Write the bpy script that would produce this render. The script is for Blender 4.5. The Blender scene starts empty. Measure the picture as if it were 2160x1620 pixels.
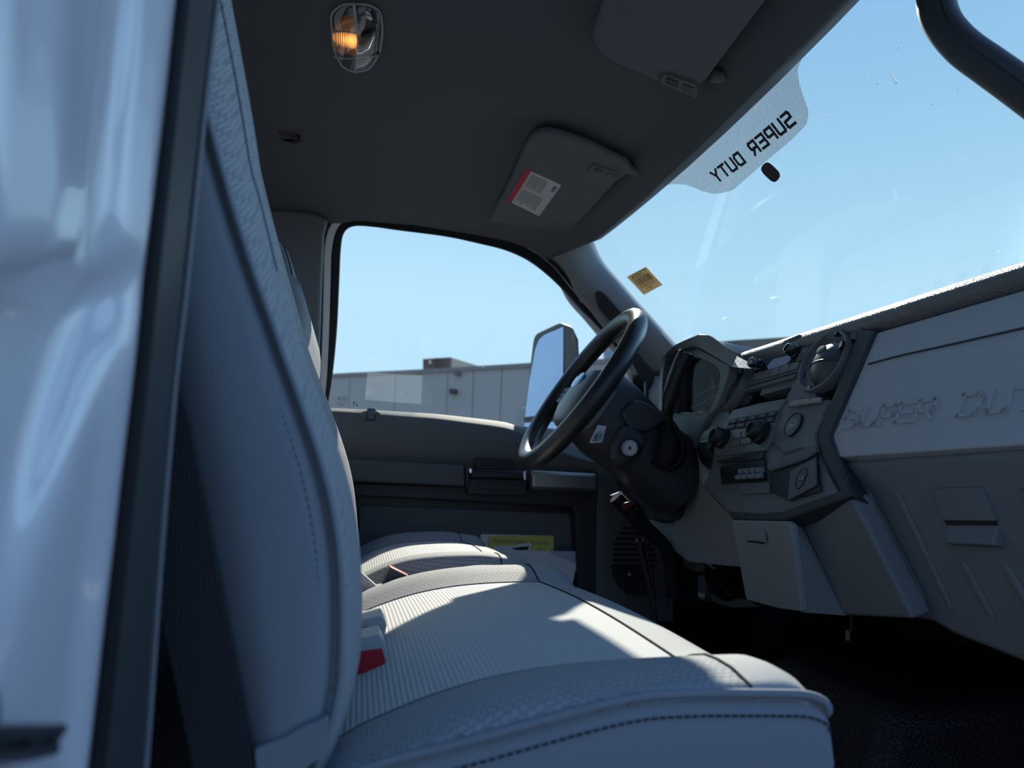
import bpy, bmesh, math, random
from mathutils import Vector, Matrix
random.seed(7)
SC = bpy.context.scene
COL = SC.collection
# ------------------------------------------------------------------ frame
# vehicle axes: x to the front, y to the driver's side, z up; lengths are measured from the phone that took the photo
O = Vector((0.0, -1.10, 1.60))
F, CX, CY = 1500.0, 1080.0, 810.0
EY = Vector((-330.0, 200.0, F)).normalized()
EX = Vector((1.0, 0.07945778, 0.2)); EX = (EX - EX.dot(EY) * EY).normalized()
EZ = EX.cross(EY)

def ray(px, py):
    d = Vector((px - CX, py - CY, F))
    return Vector((d.dot(EX), d.dot(EY), d.dot(EZ)))

class Plane:
    """a flat surface of the cab; n looks towards the cabin"""
    def __init__(s, p, n):
        s.p = Vector(p); s.n = Vector(n).normalized()
        if s.n.dot(s.p) > 0: s.n = -s.n
    def hit(s, px, py, lift=0.0):
        r = ray(px, py); p = s.p + s.n * lift
        return r * (s.n.dot(p) / s.n.dot(r))
    def uv(s):
        """u to the front or towards the passenger, v upwards"""
        v = Vector((0, 0, 1)); v = (v - v.dot(s.n) * s.n)
        if v.length < .2: v = Vector((1, 0, 0)) - s.n.x * s.n
        v.normalize()
        return v.cross(s.n), v

def PX(x): return Plane((x, 0, 0), (1, 0, 0))
def PY(y): return Plane((0, y, 0), (0, 1, 0))
def PZ(z): return Plane((0, 0, z), (0, 0, 1))
def PXZ(a, b):
    return Plane((a[0], 0, a[1]), (b[1] - a[1], 0, -(b[0] - a[0])))

P_STACK = PXZ((.745, .265), (.625, -.03))
P_GLU = PXZ((.744, .2625), (.664, .070))
P_GLL = PXZ((.666, .064), (.725, -.16))
P_DOOR = Plane((0, 1.92, .19), (0, 1, .30))
def ws_x(y, z): return .567 + .07 * (1 - ((y - 1.1) / .65) ** 2) + (.652 - z) * .947
def hit_ws(px, py, lift=0.0):
    r = ray(px, py).normalized(); a, b = .2, 2.6
    for _ in range(50):
        m = (a + b) / 2; p = r * m
        if p.x - ws_x(p.y, p.z) + lift * 1.38 < 0: a = m
        else: b = m
    return r * a

# ------------------------------------------------------------------ materials
def mk(name, col, rough=.6, metal=0.0, spec=.5, bump=None, coat=0.0, emit=None, var=0.0, sheen=0.0, alpha=None):
    m = bpy.data.materials.new(name); m.use_nodes = True
    nt = m.node_tree; N = nt.nodes; Lk = nt.links
    b = N['Principled BSDF']
    b.inputs['Base Color'].default_value = (*col, 1)
    b.inputs['Roughness'].default_value = rough
    b.inputs['Metallic'].default_value = metal
    b.inputs['Specular IOR Level'].default_value = spec
    b.inputs['Coat Weight'].default_value = coat
    if sheen: b.inputs['Sheen Weight'].default_value = sheen
    if emit:
        b.inputs['Emission Color'].default_value = (*emit[:3], 1); b.inputs['Emission Strength'].default_value = emit[3]
    if alpha is not None: b.inputs['Alpha'].default_value = alpha
    tc = N.new('ShaderNodeTexCoord')
    if var:
        nz = N.new('ShaderNodeTexNoise'); nz.inputs['Scale'].default_value = 9; nz.inputs['Detail'].default_value = 4
        Lk.new(tc.outputs['Object'], nz.inputs['Vector'])
        mx = N.new('ShaderNodeMix'); mx.data_type = 'RGBA'
        mx.inputs['A'].default_value = (*[c * (1 - var) for c in col], 1)
        mx.inputs['B'].default_value = (*[min(1, c * (1 + var)) for c in col], 1)
        Lk.new(nz.outputs['Fac'], mx.inputs['Factor']); Lk.new(mx.outputs['Result'], b.inputs['Base Color'])
    if bump:
        kind, sc, st, dist = bump
        if kind == 'grain':
            t = N.new('ShaderNodeTexVoronoi'); t.inputs['Scale'].default_value = sc; out = t.outputs['Distance']
            Lk.new(tc.outputs['Object'], t.inputs['Vector'])
        elif kind == 'noise':
            t = N.new('ShaderNodeTexNoise'); t.inputs['Scale'].default_value = sc; t.inputs['Detail'].default_value = 5; out = t.outputs['Fac']
            Lk.new(tc.outputs['Object'], t.inputs['Vector'])
        elif kind == 'rib':
            t = N.new('ShaderNodeTexWave'); t.bands_direction = 'X'; t.inputs['Scale'].default_value = sc
            t.inputs['Distortion'].default_value = 0; out = t.outputs['Fac']
            Lk.new(tc.outputs['Object'], t.inputs['Vector'])
        elif kind == 'weave':
            t = N.new('ShaderNodeTexBrick'); t.inputs['Scale'].default_value = sc; t.inputs['Mortar Size'].default_value = .07
            t.inputs['Mortar Smooth'].default_value = .6; t.inputs['Brick Width'].default_value = .9; t.inputs['Row Height'].default_value = .55
            t.inputs['Color1'].default_value = (1, 1, 1, 1); t.inputs['Color2'].default_value = (.9, .9, .9, 1); t.inputs['Mortar'].default_value = (0, 0, 0, 1)
            sp = N.new('ShaderNodeSeparateXYZ'); Lk.new(tc.outputs['Object'], sp.inputs[0])
            ad = N.new('ShaderNodeMath'); ad.operation = 'SUBTRACT'
            Lk.new(sp.outputs['Y'], ad.inputs[0]); Lk.new(sp.outputs['Z'], ad.inputs[1])
            cb = N.new('ShaderNodeCombineXYZ'); Lk.new(sp.outputs['X'], cb.inputs['X']); Lk.new(ad.outputs[0], cb.inputs['Y'])
            Lk.new(cb.outputs[0], t.inputs['Vector']); out = t.outputs['Color']
        bp = N.new('ShaderNodeBump'); bp.inputs['Strength'].default_value = st; bp.inputs['Distance'].default_value = dist
        Lk.new(out, bp.inputs['Height']); Lk.new(bp.outputs['Normal'], b.inputs['Normal'])
    return m

M = {}
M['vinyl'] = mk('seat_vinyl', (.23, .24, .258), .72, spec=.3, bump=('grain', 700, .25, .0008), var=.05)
M['vinyl_lit'] = mk('seat_vinyl_lit', (.36, .365, .37), .72, spec=.3, bump=('grain', 700, .25, .0008), var=.04)  # seat vinyl lightened to stand in for light on the seat top
M['vinyl_weave'] = mk('seat_weave', (.35, .355, .365), .72, spec=.3, bump=('weave', 135, 1.0, .0022), var=.04)  # lighter than the side vinyl, in place of light on the bolsters
M['vinyl_rib'] = mk('seat_rib', (.54, .54, .53), .72, spec=.3, bump=('rib', 74, .45, .0011), var=.04)  # lightened further, in place of light falling on the inset
M['stitch'] = mk('stitch_thread', (.035, .038, .045), .95, spec=.1)
M['headliner'] = mk('headliner_cloth', (.125, .135, .142), .95, spec=.1, bump=('noise', 900, .2, .0006), var=.05)
M['trim_grey'] = mk('grey_plastic', (.23, .24, .245), .6, bump=('grain', 900, .25, .0006))
M['trim_mid'] = mk('mid_plastic', (.14, .146, .15), .55, bump=('grain', 900, .25, .0006))
M['dash_grey'] = mk('dash_plastic', (.27, .28, .285), .55, bump=('grain', 800, .35, .0008))
M['dash_top'] = mk('dash_pad', (.15, .147, .14), .42, spec=.8, bump=('grain', 420, .7, .0012))
M['dark'] = mk('dark_plastic', (.035, .037, .04), .5, bump=('grain', 900, .2, .0005))
M['stackp'] = mk('stack_plastic', (.15, .155, .155), .40, bump=('grain', 1200, .15, .0004))
M['black'] = mk('black_plastic', (.012, .012, .013), .4)
M['gloss_black'] = mk('gloss_black', (.01, .01, .011), .12, spec=.7)
M['rubber'] = mk('black_rubber', (.012, .012, .013), .7, spec=.2)
M['leather'] = mk('wheel_leather', (.022, .022, .023), .36, spec=.6, bump=('grain', 600, .25, .0005))
M['arm'] = mk('armrest_plastic', (.085, .088, .09), .6, bump=('grain', 900, .25, .0006))
M['door_trim'] = mk('door_plastic', (.135, .138, .135), .72, spec=.3, bump=('grain', 900, .3, .0006))
M['dark_red'] = mk('dark_red_plastic', (.10, .008, .012), .5)
M['dash_shaded'] = mk('dash_plastic_shaded', (.19, .20, .205), .6, spec=.3, bump=('grain', 800, .35, .0008))  # dash plastic darkened to stand in for shade low on the dash
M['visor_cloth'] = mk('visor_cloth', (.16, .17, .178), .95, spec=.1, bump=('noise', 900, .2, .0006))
M['glove'] = mk('dash_plastic_lit', (.47, .48, .485), .55, bump=('grain', 700, .4, .0009))  # dash plastic lightened to stand in for light on the upper door
M['button'] = mk('button_plastic', (.36, .34, .30), .4)
M['silver'] = mk('silver_paint', (.36, .35, .33), .33, metal=.7)
M['chrome'] = mk('chrome', (.8, .8, .8), .12, metal=1)
M['steel'] = mk('steel', (.4, .4, .4), .35, metal=1)
M['white_paint'] = mk('white_paint', (.60, .575, .61), .25, coat=.6)
M['white_door'] = mk('white_door_paint', (.85, .82, .78), .35)
M['red'] = mk('red_plastic', (.5, .012, .02), .35)
M['red_ink'] = mk('red_ink', (.55, .02, .04), .6)
M['paper'] = mk('white_paper', (.9, .9, .92), .8)
M['label'] = mk('white_label', (.62, .62, .62), .6)
M['yellow'] = mk('yellow_paper', (.75, .70, .16), .8)
M['ink'] = mk('black_ink', (.02, .02, .022), .7)
M['grey_ink'] = mk('grey_ink', (.2, .2, .2), .7)
M['tan'] = mk('tan_sticker', (.58, .47, .30), .7)
M['beige'] = mk('beige_plastic', (.45, .44, .42), .45)
M['floor'] = mk('black_floor_vinyl', (.014, .015, .018), .5, bump=('grain', 260, .8, .003))
M['asphalt'] = mk('asphalt', (.075, .075, .075), .95, bump=('noise', 60, .5, .01), var=.2)
M['facade'] = mk('facade_panel', (.66, .56, .44), .85, var=.05)
M['facade_cap'] = mk('facade_coping', (.36, .30, .24), .7)
M['hvac'] = mk('hvac_tan', (.17, .135, .10), .7)
M['hvac_lit'] = mk('hvac_tan_lit', (.23, .20, .16), .7)  # unit colour lightened to stand in for light on this side
M['belt'] = mk('belt_webbing', (.018, .019, .022), .8, bump=('rib', 120, .4, .0006))
M['emblem'] = mk('blue_emblem', (.16, .33, .55), .15, metal=.6)
M['copper'] = mk('copper_clip', (.45, .22, .12), .4, metal=.6)
M['screen'] = mk('display_glass', (.40, .50, .56), .12, spec=.8)  # pale blue stands in for sky reflected in the display
M['greenery'] = mk('dark_green_roof', (.05, .075, .065), .8)
M['green'] = M['greenery']

def mirror_mat():
    m = bpy.data.materials.new('mirror_glass'); m.use_nodes = True
    b = m.node_tree.nodes['Principled BSDF']
    b.inputs['Base Color'].default_value = (.42, .52, .68, 1); b.inputs['Metallic'].default_value = 1; b.inputs['Roughness'].default_value = .02
    return m
M['mirror'] = mirror_mat()

def sheet_glass(name, tint, gloss=1.0, haze=0.0, hazecol=(1, 1, 1)):
    """one sheet of window glass: clear, with a Schlick reflection and a little dust"""
    m = bpy.data.materials.new(name); m.use_nodes = True
    nt = m.node_tree; N = nt.nodes; Lk = nt.links; N.clear()
    out = N.new('ShaderNodeOutputMaterial'); tr = N.new('ShaderNodeBsdfTransparent'); tr.inputs[0].default_value = (*tint, 1)
    gl = N.new('ShaderNodeBsdfGlossy'); gl.inputs['Roughness'].default_value = .0; gl.inputs[0].default_value = (1, 1, 1, 1)
    lw = N.new('ShaderNodeLayerWeight'); lw.inputs[0].default_value = .5
    pw = N.new('ShaderNodeMath'); pw.operation = 'POWER'; pw.inputs[1].default_value = 5
    Lk.new(lw.outputs['Facing'], pw.inputs[0])
    ma = N.new('ShaderNodeMath'); ma.operation = 'MULTIPLY_ADD'; ma.inputs[1].default_value = .92 * gloss; ma.inputs[2].default_value = .07 * gloss
    Lk.new(pw.outputs[0], ma.inputs[0])
    mx = N.new('ShaderNodeMixShader'); Lk.new(ma.outputs[0], mx.inputs[0]); Lk.new(tr.outputs[0], mx.inputs[1]); Lk.new(gl.outputs[0], mx.inputs[2])
    last = mx
    if haze:
        df = N.new('ShaderNodeBsdfTranslucent'); df.inputs[0].default_value = (*hazecol, 1)
        tc = N.new('ShaderNodeTexCoord')
        vo = N.new('ShaderNodeTexVoronoi'); vo.inputs['Scale'].default_value = 34; Lk.new(tc.outputs['Object'], vo.inputs['Vector'])
        nz = N.new('ShaderNodeTexNoise'); nz.inputs['Scale'].default_value = 20; Lk.new(tc.outputs['Object'], nz.inputs['Vector'])
        rd = N.new('ShaderNodeMath'); rd.operation = 'MULTIPLY_ADD'; rd.inputs[1].default_value = .12; rd.inputs[2].default_value = -.035
        Lk.new(nz.outputs['Fac'], rd.inputs[0])
        lt = N.new('ShaderNodeMath'); lt.operation = 'LESS_THAN'; Lk.new(vo.outputs['Distance'], lt.inputs[0]); Lk.new(rd.outputs[0], lt.inputs[1])
        sc = N.new('ShaderNodeMath'); sc.operation = 'MULTIPLY_ADD'; sc.inputs[1].default_value = .25; sc.inputs[2].default_value = haze
        Lk.new(lt.outputs[0], sc.inputs[0])
        m2 = N.new('ShaderNodeMixShader'); Lk.new(sc.outputs[0], m2.inputs[0]); Lk.new(mx.outputs[0], m2.inputs[1]); Lk.new(df.outputs[0], m2.inputs[2]); last = m2
    Lk.new(last.outputs[0], out.inputs[0])
    return m
M['windshield'] = sheet_glass('windshield_glass', (.90, .95, .95), 1.15, .012)
M['window'] = sheet_glass('window_glass', (.95, .97, .97), .45, .006)
M['gauge_lens'] = sheet_glass('gauge_lens', (.85, .86, .87), .12)
M['reflector'] = mk('lamp_reflector', (.82, .82, .80), .22, metal=.85, bump=('noise', 55, .6, .01))
M['ball'] = mk('vent_ball', (.07, .075, .08), .42)
M['lens'] = sheet_glass('clear_lens', (.93, .94, .92), 2.2)
M['film'] = sheet_glass('clear_film', (.88, .91, .94), .2, .035, (.8, .9, 1))

def dots_mat():
    """the printed dot screen at the top of the windshield"""
    m = bpy.data.materials.new('dot_screen'); m.use_nodes = True
    nt = m.node_tree; N = nt.nodes; Lk = nt.links; N.clear()
    out = N.new('ShaderNodeOutputMaterial'); tr = N.new('ShaderNodeBsdfTransparent')
    df = N.new('ShaderNodeBsdfDiffuse'); df.inputs[0].default_value = (.05, .05, .052, 1)
    tl = N.new('ShaderNodeBsdfTranslucent'); tl.inputs[0].default_value = (.085, .085, .085, 1)
    ad = N.new('ShaderNodeAddShader'); Lk.new(df.outputs[0], ad.inputs[0]); Lk.new(tl.outputs[0], ad.inputs[1])
    uv = N.new('ShaderNodeTexCoord'); vo = N.new('ShaderNodeTexVoronoi'); vo.inputs['Scale'].default_value = 340; vo.inputs['Randomness'].default_value = 0
    Lk.new(uv.outputs['Object'], vo.inputs['Vector'])
    sp = N.new('ShaderNodeSeparateXYZ'); Lk.new(uv.outputs['Object'], sp.inputs[0])
    cb = N.new('ShaderNodeCombineXYZ'); zz = N.new('ShaderNodeMath'); zz.operation = 'MULTIPLY'; zz.inputs[1].default_value = 1.38
    Lk.new(sp.outputs['Z'], zz.inputs[0]); Lk.new(sp.outputs['Y'], cb.inputs['X']); Lk.new(zz.outputs[0], cb.inputs['Y'])
    rt = N.new('ShaderNodeVectorRotate'); rt.rotation_type = 'Z_AXIS'; rt.inputs['Angle'].default_value = math.radians(45)
    Lk.new(cb.outputs[0], rt.inputs['Vector']); Lk.new(rt.outputs[0], vo.inputs['Vector'])
    lt = N.new('ShaderNodeMath'); lt.operation = 'LESS_THAN'; lt.inputs[1].default_value = .42; Lk.new(vo.outputs['Distance'], lt.inputs[0])
    mx = N.new('ShaderNodeMixShader'); Lk.new(lt.outputs[0], mx.inputs[0]); Lk.new(tr.outputs[0], mx.inputs[1]); Lk.new(ad.outputs[0], mx.inputs[2])
    Lk.new(mx.outputs[0], out.inputs[0])
    return m
M['dots'] = dots_mat()
def thin_paper(m, col):
    nt = m.node_tree; b = nt.nodes['Principled BSDF']; o = nt.nodes['Material Output']
    t = nt.nodes.new('ShaderNodeBsdfTranslucent'); t.inputs[0].default_value = (*col, 1)
    x = nt.nodes.new('ShaderNodeMixShader'); x.inputs[0].default_value = .5
    nt.links.new(b.outputs[0], x.inputs[1]); nt.links.new(t.outputs[0], x.inputs[2]); nt.links.new(x.outputs[0], o.inputs[0])
thin_paper(M['tan'], (.60, .50, .33))
M['speck'] = mk('dust_white', (.9, .9, .88), .9); thin_paper(M['speck'], (.9, .9, .88))

def amber_mat():
    m = mk('amber_lens', (.55, .22, .05), .25, emit=(1.0, .40, .07, .0))
    nt = m.node_tree; N = nt.nodes; Lk = nt.links; b = N['Principled BSDF']
    tc = N.new('ShaderNodeTexCoord'); ln = N.new('ShaderNodeVectorMath'); ln.operation = 'LENGTH'
    Lk.new(tc.outputs['Object'], ln.inputs[0])
    mr = N.new('ShaderNodeMapRange'); mr.inputs['From Min'].default_value = .004; mr.inputs['From Max'].default_value = .024
    mr.inputs['To Min'].default_value = 2.6; mr.inputs['To Max'].default_value = .03
    Lk.new(ln.outputs['Value'], mr.inputs['Value'])
    Lk.new(mr.outputs[0], b.inputs['Emission Strength'])
    return m

# ------------------------------------------------------------------ helpers
def crv(pts, n=None, closed=False):
    """a smooth curve (Catmull-Rom) through points of any dimension"""
    P = [Vector(p) for p in pts]; k = len(P); n = n or 8 * k
    out = []
    segs = k if closed else k - 1
    m = n if closed else n - 1
    for i in range(n):
        t = i / m * segs
        j = min(int(t), segs - 1); u = t - j
        def g(q): return P[q % k] if closed else P[max(0, min(k - 1, q))]
        a, b, c, d = g(j - 1), g(j), g(j + 1), g(j + 2)
        out.append(.5 * ((2 * b) + (c - a) * u + (2 * a - 5 * b + 4 * c - d) * u * u + (3 * b - a - 3 * c + d) * u ** 3))
    return out

def lin(pts, n):
    """n points spread evenly along a polyline"""
    P = [Vector(p) for p in pts]; L = [0]
    for a, b in zip(P, P[1:]): L.append(L[-1] + (b - a).length)
    out = []
    for i in range(n):
        s = L[-1] * i / (n - 1); j = 0
        while j < len(P) - 2 and L[j + 1] < s: j += 1
        d = L[j + 1] - L[j]
        out.append(P[j].lerp(P[j + 1], 0 if d == 0 else (s - L[j]) / d))
    return out

def rnd(pts, r=8, n=4):
    """round the corners of a pixel polygon"""
    P = [Vector(p[:2]) for p in pts]; k = len(P); out = []
    for i in range(k):
        a, b, c = P[i - 1], P[i], P[(i + 1) % k]
        rr = min(r, (a - b).length * .45, (c - b).length * .45)
        s = b + (a - b).normalized() * rr; e = b + (c - b).normalized() * rr
        for q in range(n + 1):
            t = q / n
            out.append((1 - t) ** 2 * s + 2 * t * (1 - t) * b + t * t * e)
    return [tuple(p) for p in out]

class MB:
    def __init__(s): s.v = []; s.f = []
    def add(s, vs, fs):
        o = len(s.v); s.v += [Vector(v) for v in vs]; s.f += [tuple(i + o for i in f) for f in fs]; return s
    def grid(s, rows, cu=False, cv=False, caps=False):
        n, m = len(rows), len(rows[0]); vs = [p for r in rows for p in r]; fs = []
        for i in range(n if cv else n - 1):
            for j in range(m if cu else m - 1):
                a = i * m + j; b = i * m + (j + 1) % m; i2 = (i + 1) % n
                fs.append((a, b, i2 * m + (j + 1) % m, i2 * m + j))
        if caps: fs += [tuple(range(m))[::-1], tuple((n - 1) * m + j for j in range(m))]
        return s.add(vs, fs)
    def prism(s, pts, vec):
        P = [Vector(p) for p in pts]; k = len(P); Q = [p + (vec(p) if callable(vec) else Vector(vec)) for p in P]
        fs = [tuple(range(k)), tuple(range(2 * k - 1, k - 1, -1))] + [(i, i + k, (i + 1) % k + k, (i + 1) % k) for i in range(k)]
        return s.add(P + Q, fs)
    def box(s, c, a, b, d):
        """centre and three half edges"""
        c, a, b, d = map(Vector, (c, a, b, d))
        vs = [c + i * a + j * b + k * d for i in (-1, 1) for j in (-1, 1) for k in (-1, 1)]
        return s.add(vs, [(0, 1, 3, 2), (4, 6, 7, 5), (0, 4, 5, 1), (2, 3, 7, 6), (0, 2, 6, 4), (1, 5, 7, 3)])
    def aabb(s, x0, x1, y0, y1, z0, z1):
        return s.box(((x0 + x1) / 2, (y0 + y1) / 2, (z0 + z1) / 2), ((x1 - x0) / 2, 0, 0), (0, (y1 - y0) / 2, 0), (0, 0, (z1 - z0) / 2))
    def tube(s, path, r, seg=12, closed=False, flat=None, caps=True):
        P = [Vector(p) for p in path]; k = len(P); rows = []; up = None
        for i in range(k):
            a = P[(i - 1) % k] if closed or i else P[i]; b = P[(i + 1) % k] if closed or i < k - 1 else P[i]
            t = (b - a).normalized()
            if up is None:
                up = Vector((0, 0, 1)) if abs(t.z) < .9 else Vector((1, 0, 0))
            up = (up - up.dot(t) * t).normalized(); sd = t.cross(up)
            rr = r[i] if isinstance(r, (list, tuple)) else r
            rows.append([P[i] + (sd * math.cos(q) + up * math.sin(q) * (flat or 1)) * rr for q in [2 * math.pi * j / seg for j in range(seg)]])
        return s.grid(rows, cu=True, cv=closed, caps=caps and not closed)
    def lathe(s, c, ax, prof, seg=32, u=None, sx=1.0, caps=True):
        """prof: (radius, height along ax)"""
        c = Vector(c); ax = Vector(ax).normalized()
        if u is None: u = Vector((0, 1, 0)) if abs(ax.y) < .9 else Vector((1, 0, 0))
        u = Vector(u); u = (u - u.dot(ax) * ax).normalized(); w = ax.cross(u)
        rows = [[c + ax * h + (u * math.cos(q) * sx + w * math.sin(q)) * r for q in [2 * math.pi * j / seg for j in range(seg)]] for r, h in prof]
        return s.grid(rows, cu=True, caps=caps)
    def build(s, name, mat, parent=None, bevel=0, seg=2, sub=0, solid=0, soff=0, smooth=True, ang=40, label=None, cat=None, group=None, kind=None, origin=None):
        me = bpy.data.meshes.new(name)
        if parent is not None:
            base = parent['_w'] if '_w' in parent.keys() else (0, 0, 0); base = Vector(base)
        elif origin is not None: base = Vector(origin)
        else:
            xs = [v.x for v in s.v]; ys = [v.y for v in s.v]; zs = [v.z for v in s.v]
            base = Vector(((min(xs) + max(xs)) / 2, (min(ys) + max(ys)) / 2, min(zs)))
        me.from_pydata([v - base for v in s.v], [], s.f)
        bm = bmesh.new(); bm.from_mesh(me)
        bmesh.ops.remove_doubles(bm, verts=bm.verts, dist=1e-6)
        bmesh.ops.recalc_face_normals(bm, faces=bm.faces)
        bm.to_mesh(me); bm.free()
        ob = bpy.data.objects.new(name, me); COL.objects.link(ob)
        me.materials.append(M[mat] if isinstance(mat, str) else mat)
        if smooth:
            me.shade_smooth()
            if not sub: me.set_sharp_from_angle(angle=math.radians(ang))
        if parent is not None: ob.parent = parent
        else: ob.location = base + O
        ob['_w'] = tuple(base)
        if solid:
            md = ob.modifiers.new('thickness', 'SOLIDIFY'); md.thickness = solid; md.offset = soff
        if bevel:
            md = ob.modifiers.new('edges', 'BEVEL'); md.width = bevel; md.segments = seg; md.limit_method = 'ANGLE'; md.angle_limit = math.radians(35); md.harden_normals = False
        if sub:
            md = ob.modifiers.new('smooth', 'SUBSURF'); md.levels = sub; md.render_levels = sub
        tag(ob, label, cat, group, kind)
        return ob

def tag(o, label=None, cat=None, group=None, kind=None):
    for k, v in (('label', label), ('category', cat), ('group', group), ('kind', kind)):
        if v: o[k] = v

def thing(name, label, cat, at, group=None, kind=None):
    o = bpy.data.objects.new(name, None); COL.objects.link(o); o.empty_display_size = .05
    o.location = Vector(at) + O; o['_w'] = tuple(Vector(at)); tag(o, label, cat, group, kind)
    return o

def plate(name, pxs, pl, mat, parent=None, thick=.006, lift=0.0, bevel=.0015, r=0, **k):
    """a flat panel that lies in the plane pl, its outline given as the photo shows it"""
    pts = rnd(pxs, r) if r else pxs
    pts = [pl.hit(x, y, lift) for x, y in pts]
    return MB().prism(pts, -pl.n * thick).build(name, mat, parent, bevel=bevel, **k)

def ring(name, outer, inner, pl, mat, parent, thick=.01, lift=0.0, bevel=.002, n=48, closed=True, smoothcurve=False, **k):
    """a frame between two closed outlines"""
    oc = lin([pl.hit(*p, lift) for p in outer + ([outer[0]] if closed else [])], n + 1)
    ic = lin([pl.hit(*p, lift) for p in inner + ([inner[0]] if closed else [])], n + 1)
    if closed: oc, ic = oc[:-1], ic[:-1]
    d = -pl.n * thick
    rows = [oc, ic, [p + d for p in ic], [p + d for p in oc]]
    return MB().grid(rows, cu=closed, cv=True).build(name, mat, parent, bevel=bevel, **k)

def disc(c, n, r, h, seg=28, u=None, sx=1.0, rim=.15):
    """a knob-like disc standing on a surface"""
    return MB().lathe(c, n, [(r, 0), (r, h * .8), (r * (1 - rim * .4), h * .95), (r * (1 - rim), h)], seg, u, sx)

def cut(ob, pts, vec):
    """cut an opening right through a panel"""
    base = Vector(ob['_w']); c = MB().prism(pts, vec).build('cutter', 'black', origin=base, smooth=False)
    c.location = ob.parent.location if ob.parent else ob.location
    md = ob.modifiers.new('opening', 'BOOLEAN'); md.operation = 'DIFFERENCE'; md.object = c; md.solver = 'EXACT'
    bpy.context.view_layer.update()
    me = bpy.data.meshes.new_from_object(ob.evaluated_get(bpy.context.evaluated_depsgraph_get()))
    old = ob.data; ob.modifiers.clear(); ob.data = me; nm = old.name
    cm = c.data; bpy.data.objects.remove(c); bpy.data.meshes.remove(cm); bpy.data.meshes.remove(old); me.name = nm

def quadpx(q, a, b):
    """bilinear position in a four-cornered pixel field (top-left, top-right, bottom-right, bottom-left)"""
    t = Vector(q[0]).lerp(Vector(q[1]), a); u = Vector(q[3]).lerp(Vector(q[2]), a)
    return tuple(t.lerp(u, b))

def cell(q, a0, a1, b0, b1):
    return [quadpx(q, a0, b0), quadpx(q, a1, b0), quadpx(q, a1, b1), quadpx(q, a0, b1)]

GLYPH = {'S': [[(1, 1), (.12, 1), (0, .88), (0, .56), (1, .5), (1, .12), (.88, 0), (0, 0)]],
         'U': [[(0, 1), (0, .12), (.12, 0), (.88, 0), (1, .12), (1, 1)]],
         'P': [[(0, 0), (0, 1), (.88, 1), (1, .88), (1, .5), (.88, .4), (.1, .4)]],
         'E': [[(1, 1), (0, 1), (0, 0), (1, 0)], [(.1, .5), (.85, .5)]],
         'R': [[(0, 0), (0, 1), (.88, 1), (1, .88), (1, .55), (.88, .45), (.1, .45)], [(.5, .45), (1, 0)]],
         'D': [[(0, 0), (0, 1), (.8, 1), (1, .8), (1, .2), (.8, 0), (0, 0)]],
         'T': [[(0, 1), (1, 1)], [(.5, 1), (.5, 0)]],
         'Y': [[(0, 1), (.5, .5), (1, 1)], [(.5, .5), (.5, 0)]]}

def strokes(mb, ch, o, u, v, w, h, th, n, depth, fix=None):
    """one squared capital drawn with a broad stroke"""
    for line in GLYPH[ch]:
        P = [Vector((a * w, b * h)) for a, b in line]
        for a, b in zip(P, P[1:]):
            d = (b - a).normalized(); s = Vector((-d.y, d.x)) * th / 2; a2 = a - d * th / 2 * .98; b2 = b + d * th / 2 * .98
            q = [a2 - s, b2 - s, b2 + s, a2 + s]
            pts = [o + u * p.x + v * p.y for p in q]
            if fix: pts = [fix(p) for p in pts]
            mb.prism(pts, n * depth)

def text_mesh(mb, txt, o, u, v, size, n, depth=.0003, align='CENTER', shear=0):
    c = bpy.data.curves.new('lettering', 'FONT'); c.body = txt; c.size = size; c.align_x = align; c.align_y = 'CENTER'; c.extrude = 0; c.shear = shear
    ob = bpy.data.objects.new('lettering', c); COL.objects.link(ob)
    bpy.context.view_layer.update()
    me = bpy.data.meshes.new_from_object(ob.evaluated_get(bpy.context.evaluated_depsgraph_get()))
    mb.add([Vector(o) + u * w.co.x + v * w.co.y + n * depth for w in me.vertices], [tuple(p.vertices) for p in me.polygons])
    bpy.data.objects.remove(ob); bpy.data.curves.remove(c); bpy.data.meshes.remove(me)

def seam(path, mat, parent, name='stitching', dash=.0034, gap=.0022, r=.0008, **k):
    """a row of stitches along a path"""
    P = [Vector(p) for p in path]; L = sum((b - a).length for a, b in zip(P, P[1:])); n = max(2, int(L / (dash + gap)))
    Q = lin(P, n * 3 + 1); mb = MB()
    for i in range(n): mb.tube([Q[3 * i], Q[3 * i + 1], Q[3 * i + 2]], r, 5)
    return mb.build(name, mat, parent, **k)

# ================================================================== THE CAB (setting)
def zdrop(x, y):
    return 0
# headliner -----------------------------------------------------------------
def hdr_x(y): return .57 + .03 * (1 - ((y - 1.1) / .65) ** 2)
edge = [P_DOOR.hit(*p, .02) for p in [(560, 450), (640, 450), (695, 463), (722, 463), (750, 456), (873, 465), (1007, 487), (1073, 502), (1123, 524), (1150, 540)]]
edge = lin([Vector((-.40, edge[0].y, edge[0].z))] + edge, 40)
rows = []
def hrow(y, z, n=40):
    r = []
    xf = hdr_x(y)
    for i in range(n):
        x = -.40 + (xf + .40) * i / (n - 1)
        q = max(0, min(1, (x - (xf - .085)) / .055)); q = q * q * (3 - 2 * q)
        e = max(0, (x - (xf - .03)) / .03)
        r.append(Vector((x, y, z - (z - .655) * q + .014 * e * e)))
    return r
for y, z in ((.36, .60), (.40, .645), (.45, .675), (.52, .693), (.62, .702), (.80, .706), (.95, .707), (1.1, .707), (1.25, .707), (1.4, .704), (1.52, .700), (1.60, .696), (1.66, .688), (1.71, .676)):
    rows.append(hrow(y, z))
rows.append(edge)
MB().grid(rows).build('ceiling', 'headliner', solid=.03, soff=0, kind='structure', ang=60)
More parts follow.
